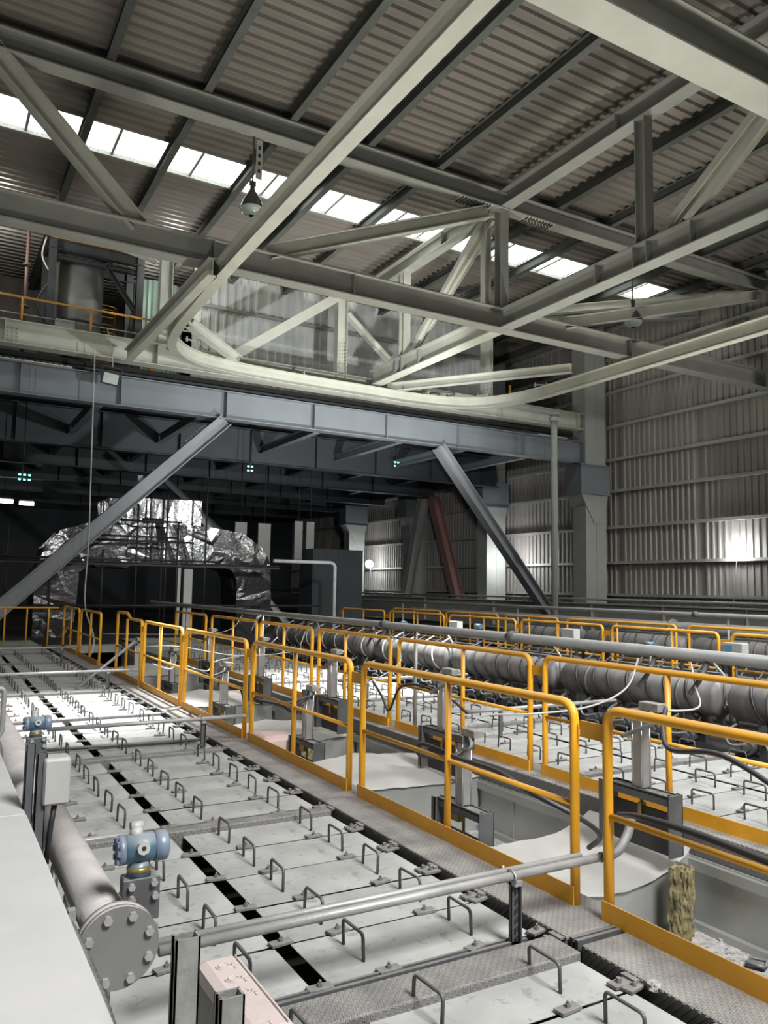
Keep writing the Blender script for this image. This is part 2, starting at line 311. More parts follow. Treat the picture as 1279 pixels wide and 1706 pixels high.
# cross strips of tread plate between bays
def strip(x0, x1, y0, y1, parent, z=0.04, drop=0.13):
    me = MB(); me.cbox(x0, x1, y0, y1, z - drop, z, 0.008); return me.build('tread_strip', M_diamond, parent)
for b in range(-1, 9):
    y = 3.13 + b * BAY
    strip(0.42, 2.80, y - (0.20 if b == 0 else 0.085), y + 0.015, deckA)
    if 0 <= b < 7: strip(5.42, 7.62, y - 0.08, y + 0.02, deckB)
for b in range(0, 4):    # thin steel angle strips lying beside each crossing strip
    y = 3.2 + b * BAY
    MB().bb(1.0, 2.7, y, y + 0.02, 0.0, 0.02).build('angle_bar', M_dmetal, deckA); MB().bb(1.2, 2.65, y + 0.045, y + 0.06, 0.0, 0.016).build('angle_bar', M_dmetal, deckA)
# walkways of tread plate along the pits
def walkway(x0, x1, y0, y1, drop=0.16, n=1):
    o = MB().cbox(x0, x1, y0, y1, -drop, 0.04, 0.010).build('floor', M_diamond); struct(o); return o
walkA1 = walkway(2.855, 3.33, -2.0, 2.99); walkA2 = walkway(2.855, 3.33, 3.09, 23.5)
for y_ in (3.015, 3.05): MB().bb(2.86, 3.30, y_, y_ + 0.022, -0.1, 0.045).build('joint_bar', M_dmetal, walkA2)
walkB = walkway(4.93, 5.36, -1.0, 23.5, 0.15)
# notched lugs holding the plates down at the walkway edge
LM = MB().box((0, 0, 0.008), (0.15, 0.06, 0.012)).cyl((-.03, 0, 0.012), (-.03, 0, 0.034), 0.013, 6, smooth=False).box((0.05, 0, 0.02), (0.05, 0.085, 0.01)).mesh('lug'); LM.materials.append(M_clip)
for i in range(40):
    y = 1.7 + i * 0.4825 + (0.16 * int((i + 2) / 5.33))
    if y < 20: link('lug', LM, deckA, (2.80, y, 0.006))

# ---- pit between walkways
def pit(x0, x1, y0, y1, d=0.62):
    o = MB().bb(x0, x1, y0, y1, -d - 0.05, -d).build('floor', M_rubble); struct(o)
    MB().bb(x0 - 0.02, x0, y0, y1, -d, -0.02).build('pit_side', M_stain, o)
    MB().bb(x1, x1 + 0.02, y0, y1, -d, -0.14).bb(x1 - 0.05, x1, y0, y1, -d, -d + 0.05).build('pit_side', M_stain, o)
    for y in [y0 + 1.5 * k for k in range(int((y1 - y0) / 1.5))]: MB().bb(x1 - 0.006, x1 - 0.0, y, y + 0.03, -d, -0.14).build('weld_strip', M_stain, o)
    return o
pitA = pit(3.34, 4.90, 0.0, 23.5)
# ledge under walkway B
MB().bb(4.86, 4.93, -1, 23.5, -0.22, -0.15).build('ledge', M_stain, pitA)

# ---- right wall : corrugated sheet with girts and columns
def corr_wall(y0, y1, z0, z1, x, period=0.28, depth=0.06):
    b = MB(); n = int((y1 - y0) / period); prof = []
    for i in range(n):
        y = y0 + i * period
        prof += [(y, 0), (y + period * .62, 0), (y + period * .70, -depth), (y + period * .92, -depth)]
    prof.append((y0 + n * period, 0)); vs = []; fs = []
    for (y, d) in prof: vs += [(x + d, y, z0), (x + d, y, z1)]
    for i in range(len(prof) - 1): fs.append((2 * i, 2 * i + 2, 2 * i + 3, 2 * i + 1))
    return b.add(vs, fs)
wallR = MB().bb(26.42, 26.6, -6, 62, -1.2, 14.3).build('wall_right', M_wall); struct(wallR)
GZ = [-0.9, 1.62, 3.02, 4.58, 6.20, 7.62, 9.12, 10.68, 12.25, 13.6]
for i, y in enumerate([4 + 4.2 * k for k in range(14)]):
    for j in range(len(GZ) - 1):
        corr_wall(y, y + 4.2, GZ[j], GZ[j + 1], 26.38).build('wall_panel', M_wall, wallR)
for z in GZ[1:]:
    MB().channel((26.22, 4, z), (26.22, 62, z), 0.10, 0.15, 0.012, upv=(0, 0, 1)).bb(26.10, 26.26, 4, 62, z - 0.07, z - 0.055).bb(26.10, 26.12, 4, 62, z - 0.055, z + 0.05).build('girt', M_girt, wallR)
# ---- back wall far away and left side
wlf = MB().bb(-12.2, -12.0, -6, 62, -1.2, 14.3).build('wall_left', M_wall); struct(wlf)
for z in GZ[1:]: MB().bb(-12.0, -11.85, -6, 62, z - 0.05, z + 0.05).build('girt', M_girt, wlf)
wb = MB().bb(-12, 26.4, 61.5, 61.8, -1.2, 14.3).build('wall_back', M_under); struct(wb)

# ---- roof : corrugated sheets, skylight, purlins
ceil = MB().bb(-12, 27, -8, 62, 14.0, 14.1).build('ceiling', M_roof); struct(ceil)
def roof_sheet(x0, x1, y0, y1, z=13.66, period=0.33, depth=0.075):
    prof = []; n = max(1, round((y1 - y0) / period)); p = (y1 - y0) / n
    for i in range(n):
        y = y0 + i * p; prof += [(y, 0), (y + p * .30, 0), (y + p * .38, depth), (y + p * .92, depth)]
    prof.append((y1, 0)); vs = []; fs = []
    for (y, d) in prof: vs += [(x0, y, z + d), (x1, y, z + d)]
    for i in range(len(prof) - 1): fs.append((2 * i, 2 * i + 1, 2 * i + 3, 2 * i + 2))
    return MB().add(vs, fs)
XP = [-3.8 + 2.2 * k for k in range(15)]
for k in range(14):
    for (a, b) in ((0.5, 4.5), (4.5, 8.5), (8.5, 12.5), (12.5, 16.5), (16.5, 20.55), (22.15, 25), (25, 28.5), (28.5, 40), (40, 61)):
        if k > 11 and a > 25: pass
        roof_sheet(XP[k], XP[k + 1], a, b, 13.66 + 0.002 * (k % 2)).build('roof_sheet', M_roof, ceil)
    # skylight panes with an aluminium frame
    x0, x1 = XP[k], XP[k + 1]
    if x1 < 26.5:
        MB().bb(x0 + 0.04, x0 + 0.86, 20.62, 22.05, 13.74, 13.75).bb(x0 + 0.93, x1 - 0.04, 20.62, 22.05, 13.74, 13.75).build('skylight_pane', M_sky, ceil)
        MB().bb(x0, x1, 20.55, 20.62, 13.66, 13.76).bb(x0, x1, 22.05, 22.15, 13.62, 13.76).bb(x0 + 0.86, x0 + 0.93, 20.62, 22.05, 13.68, 13.76).build('skylight_frame', M_galv, ceil)
    else: roof_sheet(x0, x1, 20.55, 22.15, 13.66).build('roof_sheet', M_roof, ceil)
for i, x in enumerate(XP):
    if 2 < x < 26.5 and not (13 < x < 14.5):
        MB().beam((x, 0.5, 13.495), (x, 60, 13.495), 0.31, 0.19, 0.014, 0.012).build('purlin', M_purlin, ceil)
        MB().box((x, 17.5, 13.36), (0.28, 0.16, 0.03)).box((x + 0.08, 17.4, 13.46), (0.02, 0.22, 0.2)).build('cleat', M_purlin, ceil)

# ---- roof trusses
def bolts_on(parent, pts, ax, r=0.035, h=0.03): MB().disc_bolts(pts, ax, r, h).build('bolt_group', M_bolt, parent)['kind'] = 'stuff'
def stiff(b, p, h, wd, ax='y', t=0.015):
    return b.box(p, (wd, t, h)) if ax == 'y' else b.box(p, (t, wd, h))
t1 = thing('roof_truss', (0, 17.6, 9.2), 'long grey roof truss crossing the hall in front of the skylight strip', 'truss')
Y = 0.0
def T(z): return z - 9.2
MB().beam((-6, 0, 9.5 - 9.2), (26.1, 0, 0.3), 0.62, 0.42, 0.03, 0.02).build('bottom_chord', M_beam, t1)
MB().beam((-6, 0, T(13.06)), (26.1, 0, T(13.06)), 0.50, 0.42, 0.03, 0.02).build('top_chord', M_beam, t1)
MB().beam((0.45, 0, T(12.85)), (3.6, 0, T(9.75)), 0.40, 0.34, 0.022, 0.016).build('diagonal', M_cream, t1)
MB().beam((6.7, 0, T(9.85)), (13.4, 0, T(12.65)), 0.36, 0.32, 0.022, 0.016).build('diagonal', M_cream, t1)
MB().beam((16.3, 0, T(9.85)), (25.7, 0, T(12.65)), 0.36, 0.32, 0.022, 0.016).build('diagonal', M_cream, t1)
MB().beam((13.9, 0, T(9.8)), (13.9, 0, T(12.85)), 0.30, 0.28, 0.018, 0.014, upv=(0, 1, 0)).build('post', M_beam, t1)
b = MB(); 
for x in (5.3, 9.0, 19.0): MB().box((x, 0, 0.3), (0.015, 0.40, 0.56)).build('stiffener', M_beam, t1)
MB().disc_bolts([(12.4 + 0.12 * i, s * 0.06 + s * 0.09 * j, T(12.79)) for i in range(9) for s in (-1, 1) for j in (0, 1)], (0, 0, -1), .036, .05).build('bolt_group', M_dbolt, t1)['kind'] = 'stuff'
MB().disc_bolts([(14.75 + 0.12 * i, s * 0.06 + s * 0.09 * j, T(12.79)) for i in range(9) for s in (-1, 1) for j in (0, 1)], (0, 0, -1), .036, .05).build('bolt_group', M_dbolt, t1)['kind'] = 'stuff'
for x in (12.9, 15.25): MB().box((x, 0, T(12.80)), (1.15, 0.40, 0.02)).build('splice_plate', M_cream, t1)

t0 = thing('roof_truss', (0, 7.0, 9.2), 'nearest heavy pale beam crossing the upper right corner', 'truss')
MB().beam((-6, 0, 0.31), (26.1, 0, 0.31), 0.62, 0.52, 0.03, 0.02).build('bottom_chord', M_cream, t0)
MB().beam((-6, 0, T(13.06)), (26.1, 0, T(13.06)), 0.50, 0.42, 0.03, 0.02).build('top_chord', M_beam, t0)

t2 = thing('roof_truss', (0, 25.6, 9.2), 'far roof truss above the platform edge girder', 'truss')
MB().beam((1.0, 0, T(13.06)), (26.1, 0, T(13.06)), 0.50, 0.40, 0.03, 0.02).build('top_chord', M_beam, t2)
MB().beam((8.4, 0, T(9.45)), (12.9, 0, T(12.75)), 0.40, 0.32, 0.022, 0.016, upv=(0, 1, 0)).build('diagonal', M_cream, t2)
MB().beam((12.7, 0, T(9.4)), (12.7, 0, T(12.7)), 0.40, 0.34, 0.022, 0.016, upv=(1, 0, 0)).build('post', M_cream, t2)
bolts_on(t2, [(12.58 + dx, -0.2, T(9.75) + 0.13 * j) for dx in (0.0, 0.24) for j in range(8)], (0, -1, 0), 0.03, 0.03)
MB().beam((12.95, 0, T(11.9)), (15.2, 0, T(10.1)), 0.22, 0.2, 0.015, 0.012).build('diagonal', M_cream, t2)
MB().beam((19.45, 0, T(9.4)), (19.45, 0, T(12.7)), 0.40, 0.34, 0.022, 0.016, upv=(1, 0, 0)).build('post', M_cream, t2)
bolts_on(t2, [(19.33 + dx, -0.2, T(9.75) + 0.13 * j) for dx in (0.0, 0.24) for j in range(8)], (0, -1, 0), 0.03, 0.03)
MB().beam((6.2, 0, T(9.4)), (6.2, 0, T(12.7)), 0.40, 0.34, 0.022, 0.016, upv=(1, 0, 0)).build('post', M_cream, t2)
MB().beam((5.9, 0, T(12.5)), (3.4, 0, T(13.0)), 0.40, 0.34, 0.022, 0.016).build('diagonal', M_cream, t2)

tl = thing('longitudinal_truss', (13.9, 0, 9.2), 'lengthwise grey truss meeting the cross truss at its centre post', 'truss')
MB().beam((0, 1.5, 0.28), (0, 17.4, 0.28), 0.56, 0.42, 0.028, 0.02).build('bottom_chord', M_beam, tl)
MB().beam((0, 17.8, 0.28), (0, 25.2, 0.28), 0.56, 0.42, 0.028, 0.02).build('bottom_chord', M_cream, tl)
MB().beam((0, 1.5, T(13.06)), (0, 17.35, T(13.06)), 0.50, 0.40, 0.028, 0.02).build('top_chord', M_beam, tl)
MB().beam((0, 17.85, T(13.06)), (0, 25.2, T(13.06)), 0.50, 0.40, 0.028, 0.02).build('top_chord', M_cream, tl)
MB().beam((0, 12.3, 0.56), (0, 12.3, T(12.81)), 0.30, 0.28, 0.018, 0.014, upv=(0, 1, 0)).build('post', M_beam, tl)
MB().beam((0, 23.0, 0.56), (0, 23.0, T(12.81)), 0.30, 0.28, 0.018, 0.014, upv=(0, 1, 0)).build('post', M_cream, tl)
for a in ((0.1, 12.0, 0.56, 0.1, 7.5, T(12.8)), (-0.1, 11.0, 0.56, -0.1, 6.6, T(12.8)), (0.1, 22.7, 0.6, 0.1, 18.1, T(12.75)), (-0.12, 18.3, T(12.75), -0.12, 21.9, 0.9)):
    MB().beam(a[:3], a[3:], 0.20, 0.18, 0.014, 0.012, upv=(1, 0, 0)).build('diagonal', M_cream if a[1] > 17 or True else M_beam, tl)
b = MB()
for y in (10.9, 12.1, 12.5, 13.7, 5, 8, 21.8, 22.9, 23.3): MB().box((0, y, 0.28), (0.40, 0.015, 0.5)).build('stiffener', M_beam, tl)
for y in (20.5, 13.0): MB().box((0, y, T(13.06)), (0.38, 0.015, 0.44)).build('stiffener', M_beam, tl)

MB().beam((0, 18.35, T(12.8)), (0, 18.35, 0.5), 0.22, 0.24, 0.015, 0.012, upv=(1, 0, 0)).build('hanger_post', M_cream, tl)
tr = thing('roof_brace', (0, 0, 0), 'horizontal roof bracing beams beside the far right cone lamp', 'brace')
MB().beam((19.5, 24.8, 12.9), (26.0, 18.0, 12.9), 0.3, 0.28, 0.02, 0.015).build('brace_beam', M_cream, tr)
MB().beam((21.0, 24.8, 12.9), (26.2, 20.5, 12.9), 0.3, 0.28, 0.02, 0.015).build('brace_beam', M_beam, tr)
MB().beam((20.5, 10.5, 12.75), (26.0, 17.0, 12.75), 0.3, 0.28, 0.02, 0.015).build('brace_beam', M_beam, tr)

# ---- monorail with its U turn
def sweep_I(path, h, wd, tf, tw):
    b = MB(); pts = [Vector(p) for p in path]
    fr = []
    for i, p in enumerate(pts):
        t = (pts[min(i + 1, len(pts) - 1)] - pts[max(i - 1, 0)]).normalized(); s = t.cross(Vector((0, 0, 1))).normalized(); fr.append((p, s))
    for dz, hh, ww in ((h - tf / 2, tf, wd), (tf / 2, tf, wd), (h / 2, h - 2 * tf, tw)):
        vs = []; fs = []
        for p, s in fr:
            for a, c in ((-ww / 2, -hh / 2), (ww / 2, -hh / 2), (ww / 2, hh / 2), (-ww / 2, hh / 2)): vs.append(p + s * a + Vector((0, 0, c + dz)))
        for i in range(len(fr) - 1):
            for k in range(4): fs.append((4 * i + k, 4 * i + (k + 1) % 4, 4 * i + 4 + (k + 1) % 4, 4 * i + 4 + k))
        fs += [(3, 2, 1, 0), tuple(4 * (len(fr) - 1) + k for k in range(4))]; b.add(vs, fs)
    return b
mono = thing('monorail', (0, 0, 8.66), 'pale curved monorail rail making a U turn before the platform', 'rail')
path = [(5.28, 1.5, 0), (5.28, 6, 0), (5.28, 12, 0), (5.3, 16, 0), (5.38, 19, 0), (5.5, 21.3, 0), (5.85, 22.9, 0), (6.75, 24.0, 0), (8.2, 24.55, 0), (10.5, 24.78, 0), (13.2, 24.85, 0), (15.6, 24.85, 0), (17.2, 24.5, 0), (18.25, 23.6, 0), (18.75, 22.1, 0), (18.85, 20, 0), (18.86, 17, 0), (18.86, 13, 0), (18.86, 6, 0), (18.86, 1.5, 0)]
sweep_I(smooth_path(path, 5), 0.42, 0.26, 0.024, 0.016).build('rail', M_cream, mono)
MB().beam((5.1, 16.8, 0.21), (4.98, 25.1, 0.21), 0.42, 0.22, 0.024, 0.016).build('branch_rail', M_cream, mono)
MB().beam((18.4, 19.5, 0.42 + 0.16), (14.5, 25.2, 0.58), 0.30, 0.24, 0.02, 0.014).build('tie_beam', M_cream, mono)
MB().beam((6.0, 21.9, 0.58), (8.6, 24.9, 0.58), 0.30, 0.24, 0.02, 0.014).build('tie_beam', M_cream, mono)
for i, (x, y, a) in enumerate([(5.75, 21.4, 0), (6.05, 22.4, .3), (6.5, 23.2, .6), (7.1, 23.9, .9), (8.0, 24.3, 1.3), (10.9, 24.8, 1.5), (13.6, 24.8, 1.5), (14.9, 24.8, 1.6), (15.9, 24.7, 1.8), (16.9, 24.5, 2.0), (17.9, 23.8, 2.3), (18.7, 21.4, 2.8)]):
    c = MB().box((x, y, 0.47), (0.5, 0.045, 0.04), a - 0.3).cyl((x - .2 * cos(a - .3), y - .2 * sin(a - .3), 0.40), (x - .2 * cos(a - .3), y - .2 * sin(a - .3), 0.56), 0.03, 6).cyl((x + .2 * cos(a - .3), y + .2 * sin(a - .3), 0.40), (x + .2 * cos(a - .3), y + .2 * sin(a - .3), 0.56), 0.03, 6)
    c.build('hanger_clamp', M_dmetal if i % 3 == 0 else M_beam, mono)

# ---- platform : lower blue girder, upper cream edge beam, deck and beams beneath
pg = thing('platform_girder', (0, 25.5, 7.32), 'deep blue-grey plate girder under the upper platform edge', 'girder')
MB().beam((-6, 0, 0.48), (24.6, 0, 0.48), 0.96, 0.42, 0.03, 0.02).build('girder_beam', M_blue, pg)
for x in (-1.2, 2.0, 4.9, 8.35, 11.6, 14.6, 17.9, 21.2, 24.5): MB().box((x, -0.1, 0.48), (0.018, 0.19, 0.9)).build('stiffener', M_blue, pg)
bolts_on(pg, [(2.3 + dx, -0.02, 0.15 + 0.11 * j) for dx in (0, 0.16) for j in range(7)], (0, -1, 0), 0.025, 0.03)
bolts_on(pg, [(22.3 + dx, -0.02, 0.15 + 0.11 * j) for dx in (0, 0.16) for j in range(7)], (0, -1, 0), 0.025, 0.03)
MB().box((1.8, -0.06, 0.975), (3.2, 0.5, 0.03)).build('splice_plate', M_cream, pg); bolts_on(pg, [(0.4 + 0.17 * i, -0.2, .99) for i in range(18)], (0, 0, 1), 0.03, 0.05)
MB().box((22.7, -0.06, 0.975), (1.6, 0.5, 0.03)).build('splice_plate', M_cream, pg); bolts_on(pg, [(22.0 + 0.13 * i, -0.2, .99) for i in range(12)], (0, 0, 1), 0.03, 0.05)
pe = thing('platform_edge_beam', (0, 25.6, 8.82), 'cream edge beam of the upper platform above the blue girder', 'beam')
MB().beam((-6, 0, 0.36), (24.6, 0, 0.36), 0.72, 0.50, 0.03, 0.02).build('edge_beam', M_cream, pe)
for x in (1.5, 6.0, 10.8, 15.6, 17.0, 20.0, 24.4): MB().box((x, -0.13, 0.36), (0.018, 0.23, 0.66)).build('stiffener', M_cream, pe)
bolts_on(pe, [(22.9 + .11 * i, -0.02, 0.18 + 0.12 * j) for i in range(4) for j in range(3)], (0, -1, 0), 0.028, 0.03)
bolts_on(pe, [(1.6 + .12 * i, -0.02, 0.15 + 0.12 * j) for i in range(3) for j in range(4)], (0, -1, 0), 0.028, 0.03)
bolts_on(pe, [(13.2 + .13 * i, -.15 + .1 * j, -0.0) for i in range(9) for j in range(3)], (0, 0, -1), 0.03, 0.03)
MB().beam((24.7, 0.2, 0.3), (26.1, 0.2, 0.3), 0.6, 0.4, 0.025, 0.018).build('column_bracket', M_cream, pe)

pu = thing('platform_underframe', (0, 0, 7.2), 'dark floor beams beneath the upper platform', 'platform')
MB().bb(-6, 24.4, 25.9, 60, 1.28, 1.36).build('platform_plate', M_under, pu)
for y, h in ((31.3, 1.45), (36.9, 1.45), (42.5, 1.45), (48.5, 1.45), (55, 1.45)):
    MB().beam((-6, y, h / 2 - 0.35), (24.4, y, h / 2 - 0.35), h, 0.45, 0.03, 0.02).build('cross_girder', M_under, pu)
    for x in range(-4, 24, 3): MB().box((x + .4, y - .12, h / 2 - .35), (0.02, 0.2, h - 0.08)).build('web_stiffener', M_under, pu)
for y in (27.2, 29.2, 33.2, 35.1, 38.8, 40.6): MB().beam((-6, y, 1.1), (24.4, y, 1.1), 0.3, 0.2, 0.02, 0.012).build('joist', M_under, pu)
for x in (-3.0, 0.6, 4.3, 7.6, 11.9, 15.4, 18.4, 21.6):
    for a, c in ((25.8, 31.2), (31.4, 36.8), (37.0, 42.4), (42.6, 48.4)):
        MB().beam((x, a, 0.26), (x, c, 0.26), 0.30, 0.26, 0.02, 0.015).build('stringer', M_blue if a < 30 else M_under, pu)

# braces under the girder
def brace(p0, p1, label, h=0.46, wd=0.42):
    o = thing('diagonal_brace', p0, label, 'brace', None); d = Vector(p1) - Vector(p0)
    MB().beam((0, 0, 0), d, h, wd, 0.03, 0.018, upv=(0, 0, 1)).build('brace_beam', mat('brace_grey', (0.27, 0.285, 0.30), 0.45, 0.0, 0.08, 1.2), o); return o, d
br, d = brace((1.2, 25.45, 0.35), (8.35, 25.45, 7.3), 'left pale diagonal brace rising to the blue girder')
n = d.normalized(); pn = Vector((-n.z, 0, n.x))
MB().disc_bolts([d * 0.93 - n * 0.12 * i + pn * s * 0.23 for i in range(8) for s in (-1, 1)], (-n.z, 0, n.x), 0.03, 0.1).build('bolt_group', M_bolt, br)['kind'] = 'stuff'
MB().box(d * 0.65 + pn * 0.3, (0.16, 0.02, 0.2)).build('lug_plate', M_blue, br)
br, d = brace((22.9, 25.45, 0.5), (17.0, 25.45, 7.3), 'right blue-grey diagonal brace under the girder behind the pole', 0.40, 0.44)
n = d.normalized(); pn = Vector((n.z, 0, -n.x))
MB().disc_bolts([d * 0.86 - n * 0.14 * i + pn * 0.2 for i in range(9)], (n.z, 0, -n.x), 0.03, 0.05).build('bolt_group', M_bolt, br)['kind'] = 'stuff'
for a, c, l_ in (((24.0, 39.6, -0.05), (24.0, 37.4, 6.8), 'faint grey raking strut behind the dark column'), ((24.0, 33.4, -0.05), (24.0, 36.4, 6.8), 'reddish brown raking strut left of the lit dark column')):
    o = thing('raking_strut', a, l_, 'brace'); dd = Vector(c) - Vector(a); MB().beam((0, 0, 0), dd, 0.5, 0.5, 0.03, 0.02, upv=(1, 0, 0)).build('strut_beam', M_red if 'red' in l_ else M_column, o)

# columns along the right wall
def column(y, label, cap=True):
    o = thing('wall_column', (25.2, y, -1.0), label, 'column')
    MB().bb(-0.6, 0.6, -0.4, -0.36, 0, 15).bb(-0.6, 0.6, 0.36, 0.4, 0, 15).bb(-0.6, -0.55, -0.36, 0.36, 0, 15).build('shaft', M_column, o)
    MB().bb(0.0, 0.04, -0.42, -0.40, 0, 15).build('seam_strip', M_column, o)
    if cap:
        z0 = 7.0
        MB().bb(-0.95, 0.75, -0.5, 0.5, z0, z0 + 1.22).build('bracket_box', M_blue, o)
        MB().bb(-1.02, 0.8, -0.56, 0.56, z0 - 0.05, z0).bb(-1.02, 0.8, -0.56, 0.56, z0 + 1.22, z0 + 1.27).build('bracket_plate', M_blue, o)
        vs = [(-0.9, -0.45, z0 - .05), (0.7, -0.45, z0 - .05), (0.35, -0.45, z0 - 1.3), (-0.15, -0.45, z0 - 1.3), (-0.9, 0.45, z0 - .05), (0.7, 0.45, z0 - .05), (0.35, 0.45, z0 - 1.3), (-0.15, 0.45, z0 - 1.3)]
        MB().add(vs, [(0, 3, 2, 1), (4, 5, 6, 7), (0, 4, 7, 3), (1, 2, 6, 5), (3, 7, 6, 2), (0, 1, 5, 4)]).build('corbel', M_column, o)
    return o
column(25.65, 'tall grey wall column with blue box bracket where the girder ends')
column(32.7, 'second wall column, dark with one side lit by the lamp beside it')
column(40.2, 'third wall column, deep in shadow behind the raking struts')
column(48.0, 'farthest wall column, barely visible left of the distant wall lamp')
column(15.0, 'wall column outside the right edge of the view', False)

# upper level wall behind the platform
wu = MB().bb(8.0, 21.9, 28.62, 28.7, 8.76, 13.9).build('wall_back', M_wallw); struct(wu)
def corr_wall_x(x0, x1, z0, z1, y, period=0.32, depth=0.05):
    n = int((x1 - x0) / period); prof = []
    for i in range(n):
        x = x0 + i * period; prof += [(x, 0), (x + period * .62, 0), (x + period * .70, -depth), (x + period * .92, -depth)]
    prof.append((x0 + n * period, 0)); vs = []; fs = []
    for (x, d) in prof: vs += [(x, y + d, z0), (x, y + d, z1)]
    for i in range(len(prof) - 1): fs.append((2 * i, 2 * i + 1, 2 * i + 3, 2 * i + 2))
    return MB().add(vs, fs)
for k in range(5):
    for a, c in ((8.76, 10.4), (10.4, 12.3), (12.3, 13.9)): corr_wall_x(8.0 + k * 2.78, 10.78 + k * 2.78, a, c, 28.60).build('wall_panel', M_wallw, wu)
for z in (10.4, 12.25): MB().bb(8.0, 21.9, 28.4, 28.55, z - 0.05, z + 0.05).build('girt', M_girt, wu)
wl = MB().bb(-8, 9.0, 33.5, 33.7, 8.76, 13.9).build('wall_back', M_brown); struct(wl)

# ================================================================== THINGS
# ---- guard rails
def guard(x, y0, y1, label, group, mids=(), kink=None, base=0.0, H=1.12, r=0.027, toe=True, midr=0.018, post_z0=0.0, nm='guard_rail', material=None, link_next=False):
    material = material or M_yellow
    o = thing(nm, (x, (y0 + y1) / 2, base), label, 'railing', group); a, c = y0 - (y0 + y1) / 2, y1 - (y0 + y1) / 2; rb = 0.085
    k = kink if kink else 0.0
    pts = [(0, a, 0.0), (0, a, 0.4), (0, a, H - rb)] + arc((0, a + rb, H - rb), rb, pi, pi / 2, 4, 'yz')[1:]
    if kink: pts += [(0, a + (c - a) * 0.45, H), (0, a + (c - a) * 0.58, H + k)]
    pts += arc((0, c - rb, H - rb + k), rb, pi / 2, 0, 4, 'yz') + [(0, c, 0.4), (0, c, 0.0)]
    MB().tube(pts, r, 10).build('frame_tube', material, o)
    MB().cyl((0, a, 0.57), (0, c, 0.57), midr, 8).build('mid_rail', material, o)
    for mpos in mids: MB().cyl((0, mpos - (y0 + y1) / 2, 0), (0, mpos - (y0 + y1) / 2, H - 0.01), r * 0.9, 10).build('post', material, o)
    if toe: MB().box((0.0 - r - 0.004, (a + c) / 2, 0.09), (0.008, c - a + 0.04, 0.10)).build('toe_board', material, o)
    if link_next: MB().box((0, c + 0.11, H - 0.13), (0.012, 0.18, 0.09)).build('link_plate', material, o)
    return o
rowA = [(0.55, 3.13, (1.85,), 'nearest yellow railing section at the bottom right corner'), (3.38, 5.86, (4.62,), 'yellow railing section with a black hose, second from the front by the first pit'),
        (6.09, 8.44, (7.28,), 'yellow railing section third from the front by the first pit'), (8.66, 11.1, (9.9,), 'yellow railing section fourth from the front by the first pit'),
        (11.3, 13.55, (12.5,), 'yellow railing section fifth from the front by the first pit'), (13.75, 15.75, (14.9,), 'yellow railing section with a stepped top tube, sixth from the front'),
        (17.45, 19.9, (18.6,), 'yellow railing section beyond the gap, under the hanging cable'), (20.2, 22.6, (21.4,), 'dark distant yellow railing section left of the hanging cable')]
for i, (a, c, md, lb) in enumerate(rowA):
    guard(3.19, a, c, lb, 'yellow railing along the near side of the first pit', md, kink=0.09 if i == 5 else None, link_next=(i < 5 and i != 5))
rowB = [(3.3, 5.78, (4.35,), 'second-row yellow railing section at the right edge'), (5.99, 8.45, (7.1,), 'second-row yellow railing section behind the nearest damper'),
        (8.66, 10.75, (9.9,), 'second-row yellow railing section left of the grey support post'), (11.0, 13.15, (12.1,), 'second-row yellow railing section fourth from the right'),
        (13.35, 15.9, (14.6,), 'second-row yellow railing section fifth from the right'), (16.3, 18.6, (17.4,), 'second-row yellow railing section farthest in the dark')]
for i, (a, c, md, lb) in enumerate(rowB): guard(5.09, a, c, lb, 'yellow railing along the far side of the first pit', md, link_next=i < 1)
rowC = [(4.9, 8.05, (6.5,), 'third-row yellow railing section at the right edge beyond the tanks'), (8.3, 10.55, (9.2,), 'third-row yellow railing section second from the right'),
        (10.78, 13.1, (12.0,), 'third-row yellow railing section third from the right'), (13.3, 15.75, (14.4,), 'third-row yellow railing section fourth from the right'), (16.0, 18.6, (17.2,), 'third-row yellow railing section fifth from the right'),
        (18.9, 21.4, (20.1,), 'third-row yellow railing section sixth from the right')]
for i, (a, c, md, lb) in enumerate(rowC): guard(10.9, a, c, lb, 'yellow railing beyond the first row of tanks', md, link_next=True)
rowD = [(6.2, 10.2, (8.4,), 'fourth-row yellow railing section at the right edge'), (10.5, 13.5, (12.0,), 'fourth-row yellow railing section second from the right'), (13.8, 15.7, (14.8,), 'fourth-row yellow railing section third from the right'),
        (16.0, 18.3, (17.2,), 'fourth-row yellow railing section fourth from the right'), (18.6, 21.2, (20.0,), 'fourth-row yellow railing section farthest from the right')]
for i, (a, c, md, lb) in enumerate(rowD): guard(12.55, a, c, lb, 'yellow railing farthest from the camera', md)
o = thing('guard_rail', (-0.4, 23.8, 0), 'dark upright railing across the far end of the deck', 'railing')
MB().cyl((-2, 0, 1.05), (3.6, 0, 1.05), 0.025, 8).build('top_rail', M_yellow, o)
for x in [-1.6 + .55 * k for k in range(10)]: MB().cyl((x, 0, 0), (x, 0, 1.05), 0.022, 8).build('post', M_yellow, o)

# ---- support deck between walkway B and the tanks / beyond
def slab(x0, x1, y0, y1, z0, z1, material=M_plate): return struct(MB().bb(x0, x1, y0, y1, z0, z1).build('floor', material))
slab(7.7, 10.6, -1, 24, -0.3, -0.12, M_dark)
slab(10.6, 11.2, -1, 24, -0.2, 0.0); slab(11.2, 12.3, -1, 24, -0.7, -0.55, M_dark); slab(12.3, 15.2, -1, 24, -0.2, 0.0)
slab(15.2, 24, -1, 24, -0.6, -0.4, M_dark)
slab(3.35, 4.9, 23.5, 24, -0.2, 0); slab(-6, 24, 24.0, 60, -0.3, -0.05, M_dark)
slab(-6, 0.4, -2, 24, -0.25, -0.03)

